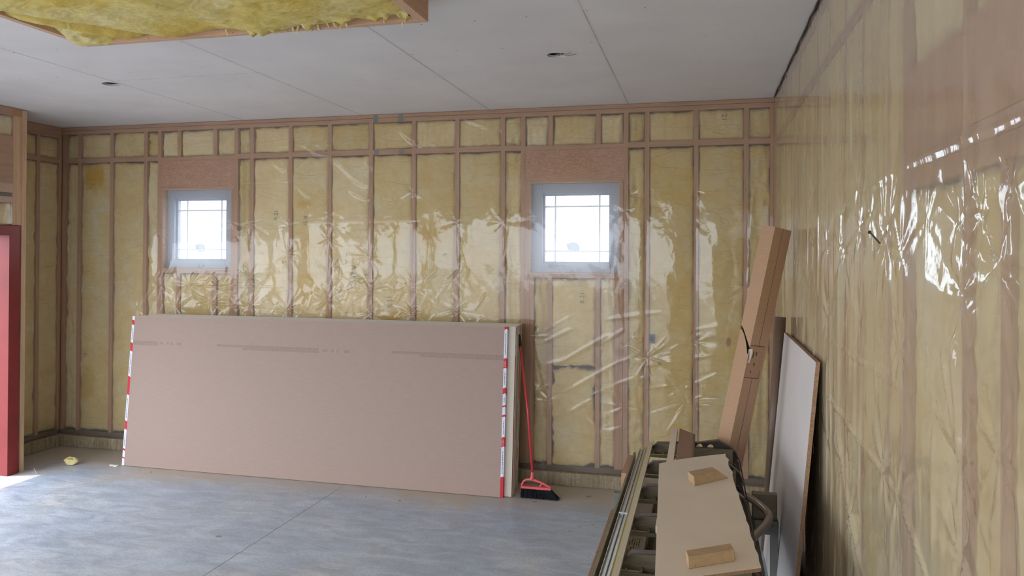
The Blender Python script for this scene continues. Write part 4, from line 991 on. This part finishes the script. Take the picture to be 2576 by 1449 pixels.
# plank with a paper label lying inside the rack
t = thing('plank', 'pale plank with a printed paper label lying inside the ribbed rack', 'plank', (0, 0, 0))
b = MB(); b.box(-.928, -.832, -4.0, -1.62, .582, .600); b.box(-.92, -.90, -4.0, -1.65, .483, .582); b.box(-.86, -.84, -4.0, -1.65, .483, .582); b.build('board', M['melamine'], t)
b = MB(); b.box(-.915, -.846, -3.16, -2.74, .6002, .6008); lb = b.build('paper_label', M['label'], t)
b = MB(); rs = random.Random(4)
for i in range(5):
    x = -.905+i*.011; yy = -3.12
    while yy < -2.80:
        L = rs.uniform(.008, .03); 
        if rs.random() < .8: b.box(x, x+.004, yy, yy+L, .6009, .6012)
        yy += L+.008
b.build('label_print', M['ink'], lb)
b = MB(); b.box(-.80, -.42, -3.95, -2.60, .483, .560); o = b.build('metal_box', M['steel_grey'], bevel=.004); tag(loc_at(o, (-.61, -3.2, .483)), 'flat grey metal box lying in the rack under the scrap board', 'box')
b = MB(); b.box(-.80, -.55, -2.45, -1.85, .483, .540); b.box(-.78, -.74, -2.3, -2.2, .54, .56); o = b.build('tool_case', M['black_plastic'], bevel=.006); tag(loc_at(o, (-.68, -2.1, .483)), 'black plastic case deep inside the ribbed rack', 'case')

# tracks, boards and trims lying on top
def longbox(nm, lab, cat, m, x0, x1, y0, y1, z0, z1, bevel=.001):
    b = MB(); b.box(x0, x1, y0, y1, z0, z1); o = b.build(nm, m, bevel=bevel); return tag(loc_at(o, ((x0+x1)/2, (y0+y1)/2, z0)), lab, cat)
t = thing('metal_track', 'silver grooved metal track lying along the left side of the rack', 'track', (0, 0, 0))
b = MB(); b.box(-.940, -.915, -4.3, -1.74, .766, .770); b.box(-.941, -.938, -4.3, -1.74, .766, .783); b.box(-.922, -.919, -4.3, -1.74, .770, .782); b.box(-.915, -.903, -4.3, -1.71, .766, .776); b.build('channel', M['alu'], t, bevel=.0008)
b = MB(); b.box(-.9418, -.9028, -2.995, -2.985, .7665, .7845); b.build('tape_strap', M['tape_white'], t)
t = thing('metal_track', 'cream track with a yellow stripe, right beside the silver track', 'track', (0, 0, 0))
b = MB(); b.box(-.902, -.896, -4.3, -1.70, .766, .778); b.build('yellow_stripe', M['yellow_strip'], t)
b = MB(); b.box(-.896, -.872, -4.3, -1.57, .772, .781); b.box(-.872, -.868, -4.3, -1.57, .776, .790); b.build('channel', M['alu_cream'], t, bevel=.0008)
o = longbox('wood_board', 'rough brown board on edge along the near left side of the stand', 'board', M['particle'], -1.046, -1.024, -4.3, -2.36, .471, .590)
o = longbox('track_side', 'dark olive strip for the shaded track side, between the brown board and the silver track', 'steel strip', M['steel_olive'], -.975, -.9635, -4.3, -1.78, .511, .762)  # strip drawn for the track side, its shadow put into the dark colour
o = longbox('wood_board', 'short tan board end by the far left corner of the stand', 'board', M['tan_wood'], -1.009, -.977, -2.20, -1.80, .600, .745)
o = longbox('trim_board', 'white wooden trim lying lengthwise on the ribs', 'trim', M['melamine'], -.758, -.722, -3.3, -1.42, .812, .843)
t = thing('siding_channel', 'mauve grey metal channel lying on the ribs beside the white trim', 'channel', (0, 0, 0))
b = MB(); b.hexa([(-.710, -3.3, .8155), (-.622, -3.3, .8155), (-.622, -1.50, .8155), (-.710, -1.40, .8155), (-.710, -3.3, .840), (-.622, -3.3, .832), (-.622, -1.50, .832), (-.710, -1.40, .840)]); b.build('channel', M['pink_metal'], t, bevel=.001)
b = MB(); b.box(-.6215, -.612, -3.3, -1.52, .8165, .836); b.build('channel_flange', M['steel_dark'], t, bevel=.001)
# scrap board
t = thing('scrap_board', 'white scrap of board lying across the rack with two wood blocks on it', 'board', (0, 0, 0))
zt_, zb_ = .858, .844
out = [(-.727, -3.90), (-.366, -3.678)]
rs = random.Random(8); FRp = Vector((-.442, -2.066)); NRp = Vector((-.366, -3.678))
for k in range(1, 26):
    f = k/26; p = NRp.lerp(FRp, f); j = rs.uniform(-.0025, .004) if f < .72 else rs.uniform(-.005, .008); out.append((p.x+j, p.y))
out += [(-.442, -2.066), (-.58, -2.165), (-.70, -2.268), (-.792, -2.372)]
b = MB(); b.prism(out, lambda p, q_, t_: (p, q_, t_), zb_, zt_-.0008, 0); b.build('core', M['particle'], t)
b = MB(); b.quad([(x, y_, zt_) for x, y_ in out]); b.quad([(x, y_, zt_-.0009) for x, y_ in out]); fc = MB(); fc.prism(out, lambda p, q_, t_: (p, q_, t_), zt_-.0008, zt_, 0); fc.build('face', M['melamine'], t)
# blocks
def block(lab, bot, top):
    b = MB(); b.hexa([(x, y_, zt_+.0005) for x, y_ in bot]+[(x, y_, zt_+.040) for x, y_ in top]); o = b.build('wood_block', M['block'], bevel=.0025)
    c = (sum(p[0] for p in bot)/4, sum(p[1] for p in bot)/4, zt_); tag(loc_at(o, c), lab, 'block', 'wood blocks on the scrap board'); return o
def sh(p, k=0.0): return (p[0]*1+(-0.576-p[0])*0.0105*0, p[1]-0.045)
block('small mitre-cut wood block at the far end of the scrap board', [sh(q) for q in ((-.605, -2.700), (-.442, -2.512), (-.505, -2.440), (-.640, -2.600))], [sh(q) for q in ((-.609, -2.676), (-.490, -2.545), (-.521, -2.470), (-.639, -2.590))])
block('square-cut wood block at the near end of the scrap board', [sh(q) for q in ((-.617, -3.715), (-.455, -3.600), (-.468, -3.520), (-.629, -3.640))], [sh(q) for q in ((-.619, -3.708), (-.457, -3.592), (-.468, -3.530), (-.629, -3.645))])

# ------------------------------------------------------------------ small things on the floor
def tuft():
    N, K = 26, 18; P = np.zeros((N, K, 3)); 
    for i in range(N):
        for j in range(K):
            a = 2*math.pi*i/(N-1); ph = math.pi*j/(K-1); n = 1+0.9*float(fbm(np.array(3*math.cos(a)+8), np.array(3*math.sin(a)*1.0+ph*2), 44, 4))
            P[i, j] = (0.055*n*math.sin(ph)*math.cos(a), 0.04*n*math.sin(ph)*math.sin(a), 0.03+0.03*n*math.cos(ph))
    P[..., 2] = np.maximum(P[..., 2], 0.001); return P
o = grid('insulation_tuft', tuft(), M['batt_loose']); o.location = (-6.235, -0.60, 0); tag(o, 'loose tuft of yellow insulation on the floor in the left alcove', 'insulation')
wsp = MB(); wsp.tube([(-6.40, -0.86, 0.002), (-6.36, -0.89, 0.03), (-6.30, -0.93, 0.012), (-6.26, -0.95, 0.002)], 0.0015, 5); tag(wsp.build('string', M['cream_paper']), 'thin white string on the floor beside the red door frame', 'string')
def shaving(x, y, s, a, lab, g):
    b = MB(); b.prism([(-s, -.25*s), (-.2*s, -.45*s), (s, -.1*s), (.7*s, .25*s), (-.5*s, .35*s)], lambda p, q_, t_: (p, q_, t_+.12*abs(p)), .0005, .003)
    o = b.build('wood_chip', M['shaving']); o.location = (x, y, 0); o.rotation_euler = (0, 0, a); tag(o, lab, 'wood chip', g)
shaving(-1.86, -0.545, .026, .2, 'small brown wood chip on the floor in front of the broom', None)
shaving(-1.46, -0.30, .024, .6, 'brown wood chip on the floor by the curb, right of the broom', None)
shaving(-3.82, -1.85, .020, .3, 'pale wood chip alone on the concrete left of the floor joint', None)
for (x, y) in ((-1.40, -.90), (-1.44, -1.02), (-1.36, -1.10), (-1.48, -1.12), (-1.42, -1.00), (-1.34, -.95), (-2.9, -.80), (-3.2, -.78), (-5.5, -.60), (-5.35, -.63), (-5.0, -.66)):
    shaving(x, y, random.uniform(.005, .011), random.uniform(0, 3), 'tiny pale crumb of scrap scattered on the concrete floor', 'crumbs on the floor')
